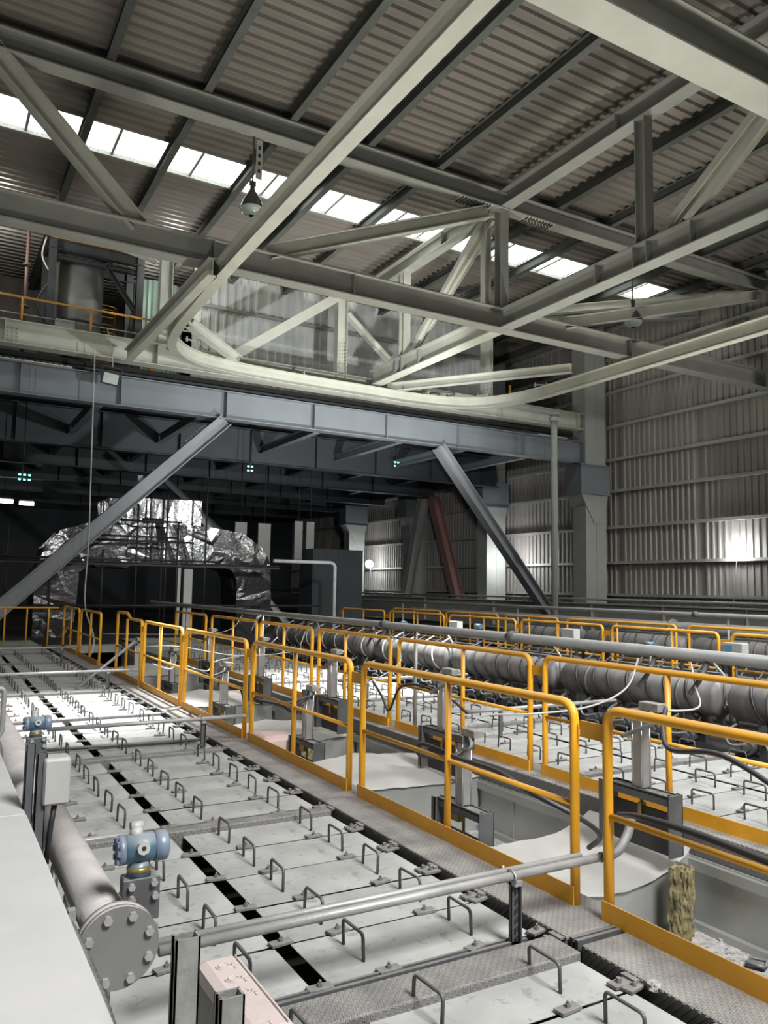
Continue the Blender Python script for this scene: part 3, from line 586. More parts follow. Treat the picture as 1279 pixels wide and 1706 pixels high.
# ---- long grey pipes with posts
def run_pipe(x, z, y0, y1, posts, label, r=0.045):
    o = thing('overhead_conduit', (x, (y0 + y1) / 2, 0), label, 'pipe'); m_ = (y0 + y1) / 2
    MB().cyl((0, y0 - m_, z), (0, y1 - m_, z), r, 14).build('conduit', M_conduit, o)
    for p in posts: MB().cyl((0.02, p - m_, 0), (0.02, p - m_, z - r), 0.024, 10).build('post', M_pipe, o)
    for y in (y0 + 4.6, y0 + 7.2): 
        MB().loft([MB().ring((0, y - m_ + d, z), (0, 1, 0), rr, 12) for d, rr in ((-.05, r + .012), (0, r + .02), (.05, r + .012))]).build('tape_wrap', M_dmetal, o)
    return o
run_pipe(5.2, 1.27, 1.8, 21.5, (8.27, 13.4, 18.2), 'long grey conduit on posts running over the second yellow railing')
run_pipe(12.75, 1.34, 3.0, 23.5, (9.5, 15.5, 21), 'distant grey conduit running over the farthest yellow railing', 0.04)

# ---- crossing pipes near deck with strut posts
def cross_pipe(y, x0, x1, label, near=False):
    o = thing('crossing_pipe', (0, y, 0), label, 'pipe', 'grey pipes crossing the near deck')
    z = 0.335; MB().cyl((x0, 0, z), (x1, 0, z), 0.021, 12).build('pipe', M_pipe, o)
    if near: MB().cyl((x0, 0.045, z + 0.012), (x1 - 0.1, 0.045, z + 0.012), 0.016, 10).build('pipe', M_pipe, o)
    MB().channel((2.62, 0.0, 0), (2.62, 0.0, z - 0.03), 0.045, 0.022, 0.004, upv=(1, 0, 0), lip=0.01).box((2.645, -0.004, 0.15), (0.006, 0.03, 0.3)).build('strut_post', M_dmetal, o)
    if near:
        s_ = MB()
        for q in range(6): s_.box((2.62, -0.014, 0.04 + 0.045 * q), (0.012, 0.002, 0.026))
        s_.build('slot_row', M_dark, o)
    MB().box((2.62, 0.03, z - 0.032), (0.045, 0.12, 0.024)).build('bracket', M_galv, o)
    MB().tube([(2.60, -0.03, z - 0.02), (2.60, -0.03, z + .01), (2.60, 0, z + 0.03), (2.60, 0.035, z + 0.02), (2.60, 0.06, z - 0.02)], 0.006, 6).cyl((2.6, 0.07, z - .03), (2.6, .07, z + .03), 0.008, 6).build('saddle_clamp', M_bolt, o)
    return o
cp = cross_pipe(3.2, 0.86, 3.2, 'nearest pair of dusty grey pipes crossing the deck', True)
MB().tube(smooth_path([(3.2, 0, .335), (3.32, 0.0, 0.345), (3.42, 0.02, 0.41), (3.47, 0.03, 0.50)], 5), 0.026, 10).build('flexible_sleeve', M_grhose, cp)
cross_pipe(8.35, 1.1, 3.08, 'second grey pipe crossing the deck, behind the transmitter')
cross_pipe(13.5, 0.2, 3.08, 'third grey pipe crossing the deck, lit brightly')
cross_pipe(18.65, 0.2, 3.02, 'fourth grey pipe crossing the deck, in shadow')
o = thing('low_pipe', (0, 5.72, 0), 'short grey pipe lying on the deck behind the near transmitter', 'pipe'); MB().cyl((0.75, 0, 0.03), (1.32, 0, 0.03), 0.025, 12).build('pipe', M_pipe, o)
o = thing('low_pipe', (0, 9.0, 0), 'thin dark pipe lying across the bright part of the deck', 'pipe'); MB().cyl((0.5, 0, 0.03), (2.7, -0.2, 0.03), 0.018, 10).build('pipe', M_dmetal, o)
o = thing('leaning_pipe', (2.2, 13.9, 0), 'grey pipe leaning up from the deck to the railing', 'pipe'); MB().cyl((0, 0, 0.02), (1.0, 0.35, 0.75), 0.025, 10).build('pipe', M_pipe, o)
o = thing('vertical_pipe', (0.62, 13.0, 0), 'thin upright grey pipe at the left edge beneath the brace', 'pipe'); MB().cyl((0, 0, 0), (0.02, 0, 1.75), 0.03, 10).build('pipe', M_pipe, o)

# ---- dampers : cylinder on a frame
def damper(x, y, ztop, label, gate, group):
    o = thing('pneumatic_damper', (x, y, 0), label, 'actuator', group)
    hw = 0.29; zb = ztop - 0.42
    for s in (-1, 1): MB().channel((-0.04 if s > 0 else 0.04, s * hw, zb), (-0.04 if s > 0 else 0.04, s * hw, ztop), 0.10, 0.05, 0.008, upv=(1, 0, 0)).bb(-0.06, 0.06, s * hw - 0.006, s * hw + 0.006, zb, ztop).build('frame_post', M_dmetal, o)
    MB().bb(-0.06, -0.052, -hw, hw, ztop - 0.07, ztop).bb(0.052, 0.06, -hw, hw, ztop - 0.07, ztop).bb(-0.06, 0.06, -hw, hw, ztop - 0.02, ztop - 0.012).build('top_channel', M_dmetal, o)
    if gate:
        MB().bb(-0.012, 0.012, -hw + 0.03, hw - 0.03, zb + 0.0, ztop - 0.13).build('gate_plate', M_gate, o)
        MB().cyl((0, 0, ztop - 0.22), (0, 0, ztop - 0.02), 0.014, 8).box((0, 0, ztop - 0.16), (0.05, 0.035, 0.1)).build('rod', M_brass, o)
    else:
        MB().bb(-0.012, 0.012, -hw + 0.03, hw - 0.03, zb - 0.08, ztop - 0.22).build('gate_plate', M_gate, o)
        MB().cyl((0, 0, ztop - 0.26), (0, 0, ztop - 0.02), 0.014, 8).box((0.0, 0.1, ztop - 0.12), (0.05, 0.12, 0.06)).build('rod', M_brass, o)
    c = MB().cbox(-0.045, 0.045, -0.045, 0.045, ztop, ztop + 0.50, 0.012).build('cylinder_barrel', M_cyl, o)
    for sx in (-1, 1):
        for sy in (-1, 1): MB().cyl((sx * .042, sy * .042, ztop), (sx * .042, sy * .042, ztop + .52), 0.010, 6).build('tie_rod', M_cyl, c)
    hd = MB().cbox(-0.06, 0.06, -0.06, 0.06, ztop + 0.50, ztop + 0.56, 0.006).build('cylinder_head', M_dmetal, o)
    MB().cbox(-0.045, 0.045, -0.20, -0.02, ztop + 0.56, ztop + 0.62, 0.006).cyl((0.05, -0.16, ztop + .59), (0.08, -0.16, ztop + .59), 0.02, 8).build('valve_block', M_galv, hd)
    MB().tube(smooth_path([(-0.03, -0.12, ztop + 0.56), (-0.08, -0.2, ztop + 0.5), (-0.1, -0.05, ztop + 0.42), (-0.12, 0.07, ztop + 0.36)], 5), 0.016, 8).build('hose_tail', M_grhose, hd)
    MB().cyl((-0.03, -0.15, ztop + .56), (-0.03, -0.15, ztop + .47), 0.022, 8).build('fitting', M_dmetal, o)
    return o
for i, y in enumerate((5.42, 8.5, 11.5, 14.4, 17.2)):
    damper(3.9, y, 0.0, ['nearest damper actuator with upright silver cylinder behind the first railing', 'low damper actuator seen through the third railing section', 'low damper actuator beside the pink insulation', 'low damper actuator with white wrapped cables', 'low damper actuator farthest in the dark'][i], False, 'low damper actuators in the first pit')
for i, y in enumerate((4.2, 6.77, 9.34, 11.9, 14.5)):
    damper(4.62, y, 0.33, ['raised damper actuator with black gate plate at the right', 'raised damper actuator behind the nearest cylinder', 'raised dark damper actuator behind the third railing', 'raised pale damper actuator left of the pink insulation', 'raised damper actuator farthest along the pit'][i], True, 'raised damper actuators in the first pit')

# ---- pit contents : saddle shaped covers
def saddle(y0, y1, zs, label, x0=3.36, x1=4.88, low=-0.30, edge=-0.06, tilt=0.0):
    nx, ny = 20, 8; vs = []; fs = []
    rn = random.Random(int(y0 * 10))
    for j in range(ny + 1):
        for i in range(nx + 1):
            u = i / nx; v = j / ny; x = x0 + (x1 - x0) * u
            z = edge + (low - edge) * (1 - (2 * u - 1) ** 2) ** 0.9 + tilt * v + rn.uniform(-.006, .006)
            z += 0.10 * v * (1 - abs(2 * u - 1))
            if j == 0: z += 0.0
            vs.append((x, y0 + (y1 - y0) * v + (0.05 * sin(u * 5) if j == 0 else 0), z))
    for j in range(ny):
        for i in range(nx): a = j * (nx + 1) + i; fs.append((a, a + 1, a + nx + 2, a + nx + 1))
    o = thing('pit_cover', (0, 0, 0), label, 'cover', 'sagging covers in the first pit')
    b = MB().add(vs, fs, True).build('cover_sheet', M_cover, o)
    # front, back faces
    for row, yy in ((0, None), (ny, None)):
        f = MB(); top = vs[row * (nx + 1):(row + 1) * (nx + 1)]; vv = []; 
        for p in top: vv += [(p[0], p[1] + (0.03 if row == 0 else -0.03), p[2] - 0.003), (p[0], p[1] + (0.03 if row == 0 else -0.03), -0.64)]
        f.add(vv, [(2 * i, 2 * i + 1, 2 * i + 3, 2 * i + 2) if row == 0 else (2 * i, 2 * i + 2, 2 * i + 3, 2 * i + 1) for i in range(nx)])
        f.build('duct_wall', M_stain, o)
    return o
saddle(4.02, 5.0, 0, 'sagging pale sheet cover nearest the camera in the pit')
saddle(6.55, 7.75, 0, 'flat dusty sheet cover seen through the second railing', low=-0.14, edge=-0.10)
saddle(9.2, 10.4, 0, 'pale lit sheet cover seen through the third railing section', low=-0.18, edge=-0.12)
saddle(12.0, 13.4, 0, 'bright white sheet cover seen through the fourth railing section', low=-0.12, edge=-0.08)
saddle(15.6, 17.2, 0, 'white topped cover beyond the stepped railing', low=-0.02, edge=0.0)

# rock wool slabs
def wool(loc, size, tilt, rz, label):
    bm = bmesh.new(); bmesh.ops.create_cube(bm, size=1)
    bmesh.ops.subdivide_edges(bm, edges=list(bm.edges), cuts=9, use_grid_fill=True); rn = random.Random(3)
    for v in bm.verts:
        v.co = Vector((v.co.x * size[0], v.co.y * size[1], (v.co.z + 0.5) * size[2]))
        v.co += Vector([rn.uniform(-1, 1) * 0.010 for _ in range(3)])
    me = bpy.data.meshes.new('rock_wool_slab'); bm.to_mesh(me); bm.free(); me.materials.append(M_wool)
    o = link('rock_wool_slab', me, None, loc); o.rotation_euler = (tilt, 0, rz); tag(o, label, 'insulation'); return o
wool((4.60, 3.86, -0.60), (0.17, 0.13, 0.47), 0.05, 0.45, 'yellow-brown rock wool slab leaning against the pit wall')
wool((4.1, 9.05, -0.60), (0.24, 0.12, 0.52), 0.0, 0.3, 'mottled rock wool slab beside the pink insulation')
o = thing('insulation_bundle', (3.78, 9.05, -0.6), 'pink wrapped insulation bundle in the pit', 'insulation')
MB().cbox(-0.27, 0.17, -0.15, 0.25, 0, 0.58, 0.06).build('wrap', M_pink, o)
# square steel tray
o = MB().tube([(-.05, -.05, .015), (.05, -.05, .015), (.055, .05, .015), (-.045, .055, .015), (-.05, -.05, .015)], 0.012, 6).bb(-.05, .05, -.05, .05, 0, .008).build('steel_tray', M_dmetal, None, (4.72, 3.36, -0.6)); o.rotation_euler = (0, 0, .5); tag(o, 'small square steel tray lying in the pit debris', 'tray')
# debris stones
rn = random.Random(5); db = MB()
for i in range(160):
    x = rn.uniform(3.6, 4.85); y = rn.uniform(2.2, 4.0); s = rn.uniform(0.004, 0.018); db.box((x, y, -0.62 + s * .4), (s * 2, s * 1.4, s), rn.uniform(0, 3))
ob = db.build('debris', M_rubble); ob['kind'] = 'stuff'; tag(ob, 'loose chips scattered on the pit bottom', 'debris')
# crumb of insulation on walkway edge
for (x, y, s, l_) in ((2.87, 2.55, 0.035, 'small pale crumb of rubble at the walkway edge'), (2.97, 1.98, 0.05, 'torn brown scrap stuck at the walkway edge')):
    bm = bmesh.new(); bmesh.ops.create_icosphere(bm, subdivisions=2, radius=s)
    for v in bm.verts: v.co *= rn.uniform(.7, 1.25); 
    for v in bm.verts: v.co.z = v.co.z * .6
    me = bpy.data.meshes.new('rubble_crumb'); bm.to_mesh(me); bm.free(); me.materials.append(M_wool if 'brown' in l_ else M_rubble); o = link('rubble_crumb', me, None, (x, y, 0.03)); tag(o, l_, 'debris')

# ---- tanks (burner manifolds)
def tank(x, y0, y1, z, r, label, group, detail=True, nhose=7, light=False):
    o = thing('gas_manifold_tank', (x, (y0 + y1) / 2, z), label, 'tank', group); L = (y1 - y0) / 2
    b = MB(); rr = [MB().ring((0, yy, 0), (0, 1, 0), r * k, 24) for yy, k in ((-L, 0.25), (-L + 0.01, 0.6), (-L + 0.035, 0.86), (-L + 0.08, 1), (L - 0.08, 1), (L - 0.035, .86), (L - .01, .6), (L, .25))]
    b.loft(rr).build('shell', M_tank, o)
    for q in (-0.8, 0.0, 0.8): MB().loft([MB().ring((0, q + d, 0), (0, 1, 0), r + e, 24) for d, e in ((-.02, -.005), (-.02, .006), (.02, .006), (.02, -.005))]).build('band', M_tank, o)
    for q in (-L + 0.45, L - 0.45): MB().bb(-0.16, -0.10, q - .05, q + .05, -z - 0.12, -0.1).bb(0.1, 0.16, q - .05, q + .05, -z - .12, -.1).build('leg', M_dmetal, o)
    MB().bb(-.05, .05, -L + .3, L - .3, r - 0.0, r + 0.035).build('top_bar', M_dmetal, o)
    if detail:
        rn = random.Random(int(y0 * 7 + x))
        for k in range(nhose):
            q = -L + 0.3 + (2 * L - 0.5) * k / nhose; tw = rn.uniform(0.1, 0.3); pts = []
            for i in range(9):
                a = pi * 0.42 + i * pi * 0.95 / 8; pts.append((-(r + .014) * sin(a - pi * .42 + .0) if False else (r + .014) * cos(a), q + tw * (8 - i) / 8, (r + .014) * sin(a)))
            pts = [(0.35, q + tw + .1, r + 0.1)] + pts + [(-r * .9, q - .02, -r - 0.12), (-r * .6, q, -r - 0.22)]
            MB().tube(smooth_path(pts, 2), 0.012 if k % 3 else 0.016, 6).build('wrap_hose', M_hose if not light or k % 2 else M_white, o)
        for k in range(5):
            q = -L + 0.4 + (2 * L - .7) * k / 4
            bn = MB().cyl((-0.12, q, -z - 0.02), (-0.30, q - .05, -z - 0.01), 0.075, 10).cyl((-0.30, q - .05, -z - .01), (-.36, q - .07, -z - .0), 0.04, 8).build('burner', M_dmetal, o)
            MB().tube(smooth_path([(-.30, q - .05, -z + .04), (-.40, q + .1, -z + .02), (-.38, q + .16, -z + .14), (-.24, q + .12, -r)], 4), 0.017, 6).build('burner_hose', M_grhose, bn)
        # valve on the near end cap
        MB().cyl((-0.03, -L - 0.02, -.08), (-0.03, -L + .02, -.08), 0.05, 10).cyl((-0.1, -L - .04, -.07), (.09, -L - .04, -.07), 0.025, 8).box((0, -L - .05, -.02), (.14, .02, .012)).build('valve', M_galv, o)
        MB().tube([(-.1, -L - .04, -.07), (-.1, -L - .04, .3), (-.1, -L + .1, .42)], 0.016, 6).build('riser_pipe', M_pipe, o)
    return o
nm = ['first', 'second', 'third', 'fourth', 'fifth', 'sixth', 'seventh']
for i in range(6):
    ya = 3.45 + 2.86 * i
    tank(8.5, ya + 0.06, ya + 2.80, 0.47, 0.235, '%s grey tank from the right in the front row behind the deck' % nm[i], 'front row of grey tanks', True, 7, light=(i >= 3))
    tank(9.55, ya + 0.6, ya + 3.25, 0.42, 0.20, '%s grey tank from the right in the rear row of the pair' % nm[i], 'rear row of grey tanks', False)
for i in range(4):
    ya = 5.2 + 3.2 * i
    tank(14.3, ya, ya + 3.0, 0.55, 0.26, '%s tank from the right beyond the farthest railing' % nm[i], 'tanks beyond the farthest railing', True, 6)
o = thing('gas_header_pipe', (15.0, 12, 0.95), 'pale green horizontal header pipe beyond the farthest railing', 'pipe'); MB().cyl((0, -8, 0), (0, 12, 0), 0.13, 14).build('pipe', M_pipe, o)
for q in (-3.2, 0.6): MB().cyl((0, q, 0), (0, q + .05, 0), 0.19, 16).build('flange', M_pipe, o)
# white insulated pipes/trays above tanks
for (x, z, r, y0, y1, lb) in ((9.1, 0.86, 0.045, 4, 20, 'white pipe running above the front tanks'), (9.9, 0.78, 0.05, 4, 20, 'second white pipe behind the front tanks')):
    o = thing('process_pipe', (x, (y0 + y1) / 2, z), lb, 'pipe'); MB().cyl((0, (y0 - y1) / 2, 0), (0, (y1 - y0) / 2, 0), r, 12).build('pipe', M_box, o)
    for q in range(6): MB().bb(-.02, .02, -7.4 + 2.9 * q, -7.36 + 2.9 * q, -z - .12, -r).build('support', M_dmetal, o)
o = thing('cable_tray', (10.25, 12, 0.72), 'pale flat cable tray behind the front tanks', 'tray')
MB().bb(-.2, .2, -8, 9, 0, .015).bb(-.2, -.19, -8, 9, 0, .07).bb(.19, .2, -8, 9, 0, .07).build('tray_channel', M_box, o)
for q in range(6): MB().bb(-.02, .02, -7.4 + 3 * q, -7.36 + 3 * q, -.84, 0).build('support', M_dmetal, o)
for i, (x, y, z, lb) in enumerate(((9.0, 6.6, 1.0, 'grey control box with a blue label above the tanks'), (9.0, 9.6, 1.02, 'small grey control box left of the blue labelled one'), (9.0, 12.8, 1.0, 'grey control box over the brightly lit tanks'), (9.2, 4.6, 0.95, 'grey control box nearest the right edge'))):
    o = thing('control_box', (x, y, z), lb, 'box'); MB().cbox(-.07, .07, -.14, .14, -.11, .12, .01).build('enclosure', M_box, o)
    if i == 0: MB().bb(-.076, -.07, .0, .11, 0, .09).build('label_plate', M_bluebox, o)
    MB().cyl((0, 0, -.11), (0, 0, -z - .12), 0.018, 8).build('post', M_dmetal, o)
def small_tx(x, y, z, lb):
    o = thing('pressure_transmitter', (x, y, z), lb, 'transmitter'); MB().cyl((0, -.08, 0), (0, .08, 0), .05, 12).build('housing', M_bluepaint, o); MB().cyl((0, 0, -z - .1), (0, 0, -.04), .018, 8).build('stem', M_dmetal, o); return o
small_tx(8.75, 5.05, 0.98, 'dark blue transmitter above the tanks at the right'); small_tx(8.9, 7.9, 1.0, 'round black instrument above the tanks beside the railing corner'); small_tx(9.1, 12.2, 1.05, 'white capped instrument over the lit tanks'); small_tx(8.9, 14.6, 1.0, 'small instrument on top of the far lit tanks')

# crossing pipes over deck B
for y, lb in ((7.6, 'pale pipe pair crossing the second deck near the railing'), (10.9, 'grey pipe crossing the second deck farther back')):
    o = thing('crossing_pipe', (0, y, 0), lb, 'pipe'); MB().cyl((5.5, 0, .33), (7.9, 0, .33), .024, 10).build('pipe', M_pipe, o); MB().box((6.0, 0, .15), (.04, .03, .3)).build('strut_post', M_dmetal, o)

# ---- hoses and cables hanging on rails
def cable(name, pts, r, material, label, cat='cable', n=6, k=7):
    c = Vector(pts[0]); b = MB().tube(smooth_path([Vector(p) - c for p in pts], k), r, n); o = b.build(name, material, None, c); tag(o, label, cat); return o
cable('air_hose', [(3.86, 5.26, .52), (3.7, 5.3, .42), (3.3, 5.15, .50), (3.23, 5.0, .61), (3.21, 4.5, .60), (3.21, 4.1, .60), (3.24, 3.8, .53), (3.45, 3.6, .40), (3.7, 3.7, .24), (3.8, 3.9, .1)], .017, M_hose, 'black hose following the mid rail of the second railing section', 'hose')
cable('air_hose', [(4.6, 3.95, .93), (4.45, 3.85, .8), (4.3, 3.65, .72), (4.2, 3.2, .78), (4.1, 2.7, .66), (3.9, 2.1, .5)], .017, M_hose, 'dark hose looping down from the right damper cylinder', 'hose')
cable('air_hose', [(3.45, 3.3, .5), (3.24, 2.95, .60), (3.21, 2.6, .62), (3.21, 2.1, .60), (3.21, 1.5, .60)], .018, M_hose, 'black hose on the mid rail at the right edge', 'hose')
cable('air_hose', [(3.86, 8.3, .52), (3.5, 8.3, .45), (3.23, 8.45, .50), (3.21, 7.9, .58), (3.22, 7.35, .5), (3.3, 7.3, .6)], .016, M_hose, 'black hose looping along the third railing section', 'hose')
cable('air_hose', [(3.86, 11.3, .5), (3.5, 11.2, .42), (3.23, 10.6, .60), (3.21, 9.6, .56), (3.21, 8.9, .56), (3.2, 8.7, .36)], .016, M_hose, 'black hose along the fourth railing section', 'hose')
cable('air_hose', [(4.95, 8.9, .6), (5.0, 8.7, .4), (5.02, 8.55, .25), (5.02, 8.3, .55), (5.05, 7.9, .62), (5.05, 7.3, .55), (5.0, 6.9, .45)], .016, M_hose, 'black hose drooping on the second row railing', 'hose')
cable('signal_cable', [(3.86, 5.3, .64), (3.95, 5.2, .74), (4.2, 4.9, .78), (4.6, 4.7, .84), (4.9, 4.6, .98), (5.15, 4.7, 1.2)], .008, M_white, 'white cable rising from the nearest cylinder to the conduit')
cable('signal_cable', [(5.18, 4.2, 1.22), (5.1, 4.1, 1.05), (5.0, 4.0, .9), (4.7, 4.15, .88)], .008, M_white, 'white cable from the conduit to the right damper')
cable('signal_cable', [(5.2, 11.4, 1.2), (5.0, 11.2, .9), (4.7, 10.8, .8), (4.0, 11.3, .72), (3.4, 12.2, .8), (3.2, 13.6, .7)], .008, M_white, 'white cable sagging between conduit and fifth railing')
cable('signal_cable', [(3.2, 11.2, .62), (3.6, 11.4, .5), (4.0, 12.2, .56), (4.6, 12.0, .7), (5.1, 12.4, .9)], .009, M_white, 'white cable tangle near the pale actuators')
cable('signal_cable', [(3.25, 13.2, .45), (3.5, 13.0, .38), (3.85, 14.0, .42), (3.9, 14.2, .5)], .014, M_white, 'thick white cable loop behind the fifth railing section')
cable('signal_cable', [(3.2, 6.2, .95), (3.6, 6.6, .85), (4.6, 7.6, .95), (5.2, 8.9, 1.2)], .006, M_white, 'thin white cable crossing between the railings')
cable('signal_cable', [(5.2, 14.4, 1.2), (5.0, 14.6, .9), (4.4, 15.2, .8), (3.2, 17.4, .7)], .008, M_white, 'white cable in the far gap of the railing')
cable('hanging_cable', [(4.0, 25.05, 9.0), (4.05, 25.03, 6), (4.1, 25.0, 3), (4.0, 24.5, 1.2), (3.6, 20.5, .4), (3.25, 19.0, .06)], .022, M_white, 'long pale cable hanging from the platform edge to the deck')
for i, (y, z) in enumerate(((4.05, 0), (4.55, 0), (8.95, 0), (9.2, 0), (11.3, 0), (11.55, 0))):
    cable('cable_drop', [(5.2, y, 1.24), (5.16, y + .02, 1.15), (5.12, y + .03, 1.08), (5.1, y + .1, .98)], .02, M_dmetal, ['dark cable gland drop right of the blue labelled box', 'dark cable gland drop left of its twin under the conduit', 'cable drop above the lit tanks, right one', 'cable drop above the lit tanks, left one', 'cable drop at the far railing corner, right one', 'cable drop at the far railing corner, left one'][i])

# ---- foreground left : big flanged pipe
o = thing('flanged_pipe', (0.665, 3.03, 0.46), 'large dusty pipe with a bolted blind flange at the lower left', 'pipe')
MB().cyl((0, 0.03, 0), (0, 1.95, 0), 0.086, 28).build('pipe_body', M_bigpipe, o)
MB().cyl((0, 0.0, 0), (0, 0.035, 0), 0.142, 36).build('collar', M_bigpipe, o)
bf = MB().cyl((0, -0.028, 0), (0, -0.003, 0), 0.142, 36).build('blind_flange', M_flange, o)
for k in range(8):
    a = pi / 8 + k * pi / 4; MB().cyl((0.113 * cos(a), -0.045, .113 * sin(a)), (0.113 * cos(a), -0.028, .113 * sin(a)), 0.0165, 6, smooth=False).build('bolt', M_bolt, bf)
o = thing('large_pipe', (0.63, 8.0, 0.44), 'thicker grey pipe continuing into the distance behind the strut post', 'pipe')
MB().cyl((0, -3.0, 0), (0, 9, 0), 0.115, 24).build('pipe_body', M_bigpipe, o)
MB().loft([MB().ring((0, -3.0 + d, 0), (0, 1, 0), q, 24) for d, q in ((-.12, .088), (0, .115))]).build('reducer', M_bigpipe, o)
for q in (-2, 1, 4): MB().bb(-.05, .05, q - .03, q + .03, -.42, -.1).build('support', M_dmetal, o)
# corrugated flexible conduits between cabinet and pipe
for (x, z, lb) in ((0.50, 0.51, 'ribbed grey flexible conduit between cabinet and flanged pipe'), (0.46, 0.42, 'lower ribbed grey conduit beside the cabinet')):
    rings = []; n_ = 260
    for i in range(n_): 
        y = 1.7 + 5.0 * i / n_; rings.append(MB().ring((0.02 * sin(y * 3), y, 0.03 * sin(y * 2.2)), (0, 1, 0), 0.030 if i % 2 else 0.022, 10))
    o = MB().loft(rings).build('flexible_conduit', M_dmetal, None, (x, 0, z)); tag(o, lb, 'conduit')
# pale cabinet top at left
o = thing('pale_cabinet', (0, 0, 0), 'pale sheet metal cabinet top filling the lower left corner', 'cabinet')
MB().cbox(-1.2, 0.41, -0.6, 3.63, 0.2, 0.8, 0.008).build('top_panel', M_sheet, o)
MB().cbox(-1.2, 0.41, 3.645, 8.0, 0.2, 0.795, 0.008).build('top_panel', M_sheet, o)
MB().box((0.42, 2.52, 0.79), (0.02, 0.03, 0.03)).build('latch', M_galv, o)
# strut post with junction box
o = thing('strut_bracket', (0.47, 3.75, 0.0), 'leaning strut post carrying a rounded grey junction box at the left', 'bracket')
MB().channel((-.03, 0, .1), (-.03, 0, 1.06), .055, .035, .004, upv=(0, 1, 0), lip=.012).build('strut', M_dmetal, o)
MB().channel((.02, .0, .1), (.02, .0, 1.02), .055, .04, .004, upv=(0, 1, 0), lip=.012).build('strut', M_dmetal, o)
MB().cbox(.005, .115, -.05, .06, .80, 1.00, .014).build('junction_box', M_box, o)
MB().cbox(.012, .108, -.056, -.05, .81, .99, .003).build('box_lid', M_box, o)
MB().tube([(.06, -.01, .80), (.05, 0, .7), (.04, 0, .55)], .012, 8).build('cable_tail', M_hose, o)
# transmitters
def transmitter(loc, label, sc=1.0, rz=0.0):
    o = thing('pressure_transmitter', loc, label, 'transmitter'); o.rotation_euler = (0, 0, rz); o.scale = (sc,) * 3
    hs = MB().loft([MB().ring((x, 0, 0), (1, 0, 0), q, 24) for x, q in ((-.05, .040), (-.048, .046), (.045, .046), (.05, .040))]).build('housing', M_bluepaint, o)
    MB().loft([MB().ring((x, 0, 0), (1, 0, 0), q, 24) for x, q in ((.046, .049), (.085, .049), (.09, .043))]).build('end_cap', M_cap, o)
    MB().loft([MB().ring((x, 0, 0), (1, 0, 0), q, 24) for x, q in ((-.072, .040), (-.068, .047), (-.05, .047))]).build('end_cap', M_cap, o)
    c = MB()
    for k in range(8): a = k * pi / 4; c.box((-.072, .036 * cos(a), .036 * sin(a)), (.012, .016, .016))
    c.build('cap_lug', M_cap, o)
    MB().cyl((.0, -.04, .012), (.0, -.062, .014), .021, 8, smooth=False).build('conduit_boss', M_box, hs)
    MB().cyl((.0, -.062, .014), (.0, -.063, .014), .008, 8).build('boss_hole', M_dark, hs)
    MB().cyl((-.01, -.0, .03), (-.012, .01, .062), .022, 12).cyl((-.03, .012, .066), (.01, .012, .066), .018, 10).build('top_plug', M_box, hs)
    MB().cyl((0, 0, -.04), (0, 0, -.09), .034, 14, r1=.04).build('neck', M_bluepaint, o)
    MB().loft([MB().ring((0, -.002, z), (0, 0, 1), q, 12) for z, q in ((-.075, .036), (-.062, .041), (-.055, .036))]).build('brass_tag', M_brass, o)
    MB().cbox(-.05, .05, -.035, .045, -.16, -.09, .006).build('flange_block', M_dmetal, o)
    mp = MB().cbox(-.058, .062, -.045, -.035, -.22, -.085, .003).build('mount_plate', M_dmetal, o)
    for (x, z) in ((-.032, -.105), (.04, -.1), (-.03, -.145), (.045, -.142)): MB().cyl((x, -.045, z), (x, -.062, z), .012, 6, smooth=False).build('bolt', M_bolt, mp)
    return o
transmitter((0.77, 3.2, 0.735), 'dusty blue pressure transmitter above the flanged pipe', 1.16, 0.0)
transmitter((0.61, 5.2, 0.91), 'smaller looking blue transmitter on top of the leaning strut', 0.9, 0.1)
transmitter((0.38, 6.6, 1.10), 'dark transmitter cut by the left edge above a grey box', 1.0, 0.1)
o = thing('junction_box', (0.30, 6.3, 0.80), 'grey junction box cut by the left edge of the view', 'box'); MB().cbox(-.12, .10, -.1, .1, -.05, .22, .02).build('enclosure', M_box, o); MB().cyl((0, 0, -.05), (0, 0, -.4), .05, 12).build('stem', M_bigpipe, o)
o = thing('elbow_conduit', (0.46, 6.4, 0.9), 'short grey conduit with two elbows beside the left edge', 'conduit'); MB().tube([(-.05, 0, .08), (.05, 0, .08), (.065, 0, .06), (.065, 0, -.22), (.05, 0, -.25), (0, 0, -.26)], .018, 10).build('conduit', M_pipe, o)
# near struts and pink-grey box at the bottom
def strutpost(loc, ztop, label, sc=1.0):
    o = thing('strut_channel', loc, label, 'strut'); w_ = .062 * sc; t = .004; d = .044 * sc; h = ztop - loc[2]
    MB().bb(0, w_, d - t, d, 0, h).bb(0, t, 0, d, 0, h).bb(0, w_, 0, t, 0, h).bb(w_ - t, w_, 0, d, 0, h).build('channel', M_galv, o) if False else \
        MB().bb(0, w_, 0, t, 0, h).bb(0, w_, d - t, d, 0, h).bb(w_ - t, w_, 0, d, 0, h).bb(0, t, 0, .010, 0, h).bb(0, t, d - .010, d, 0, h).bb(0.0, .014, 0.007, .010, 0, h).bb(0.0, .014, d - .010, d - .007, 0, h).build('channel', M_galv, o)
    return o
strutpost((0.493, 1.70, 0.3), 1.01, 'tall galvanised strut channel standing beside the pinkish box', .84)
strutpost((0.488, 1.40, 0.3), 1.025, 'shorter galvanised strut channel in front of the pinkish box', .74)
o = thing('conduit_box', (0.675, 1.80, 0.70), 'dusty pinkish enclosure with embossed rings at the bottom edge', 'box')
MB().cbox(-.055, .065, -.20, .20, -.16, .13, .028).build('enclosure', M_pbox, o)
MB().bb(.044, .047, -.17, .17, .1295, .132).build('ridge_line', M_pbox, o)
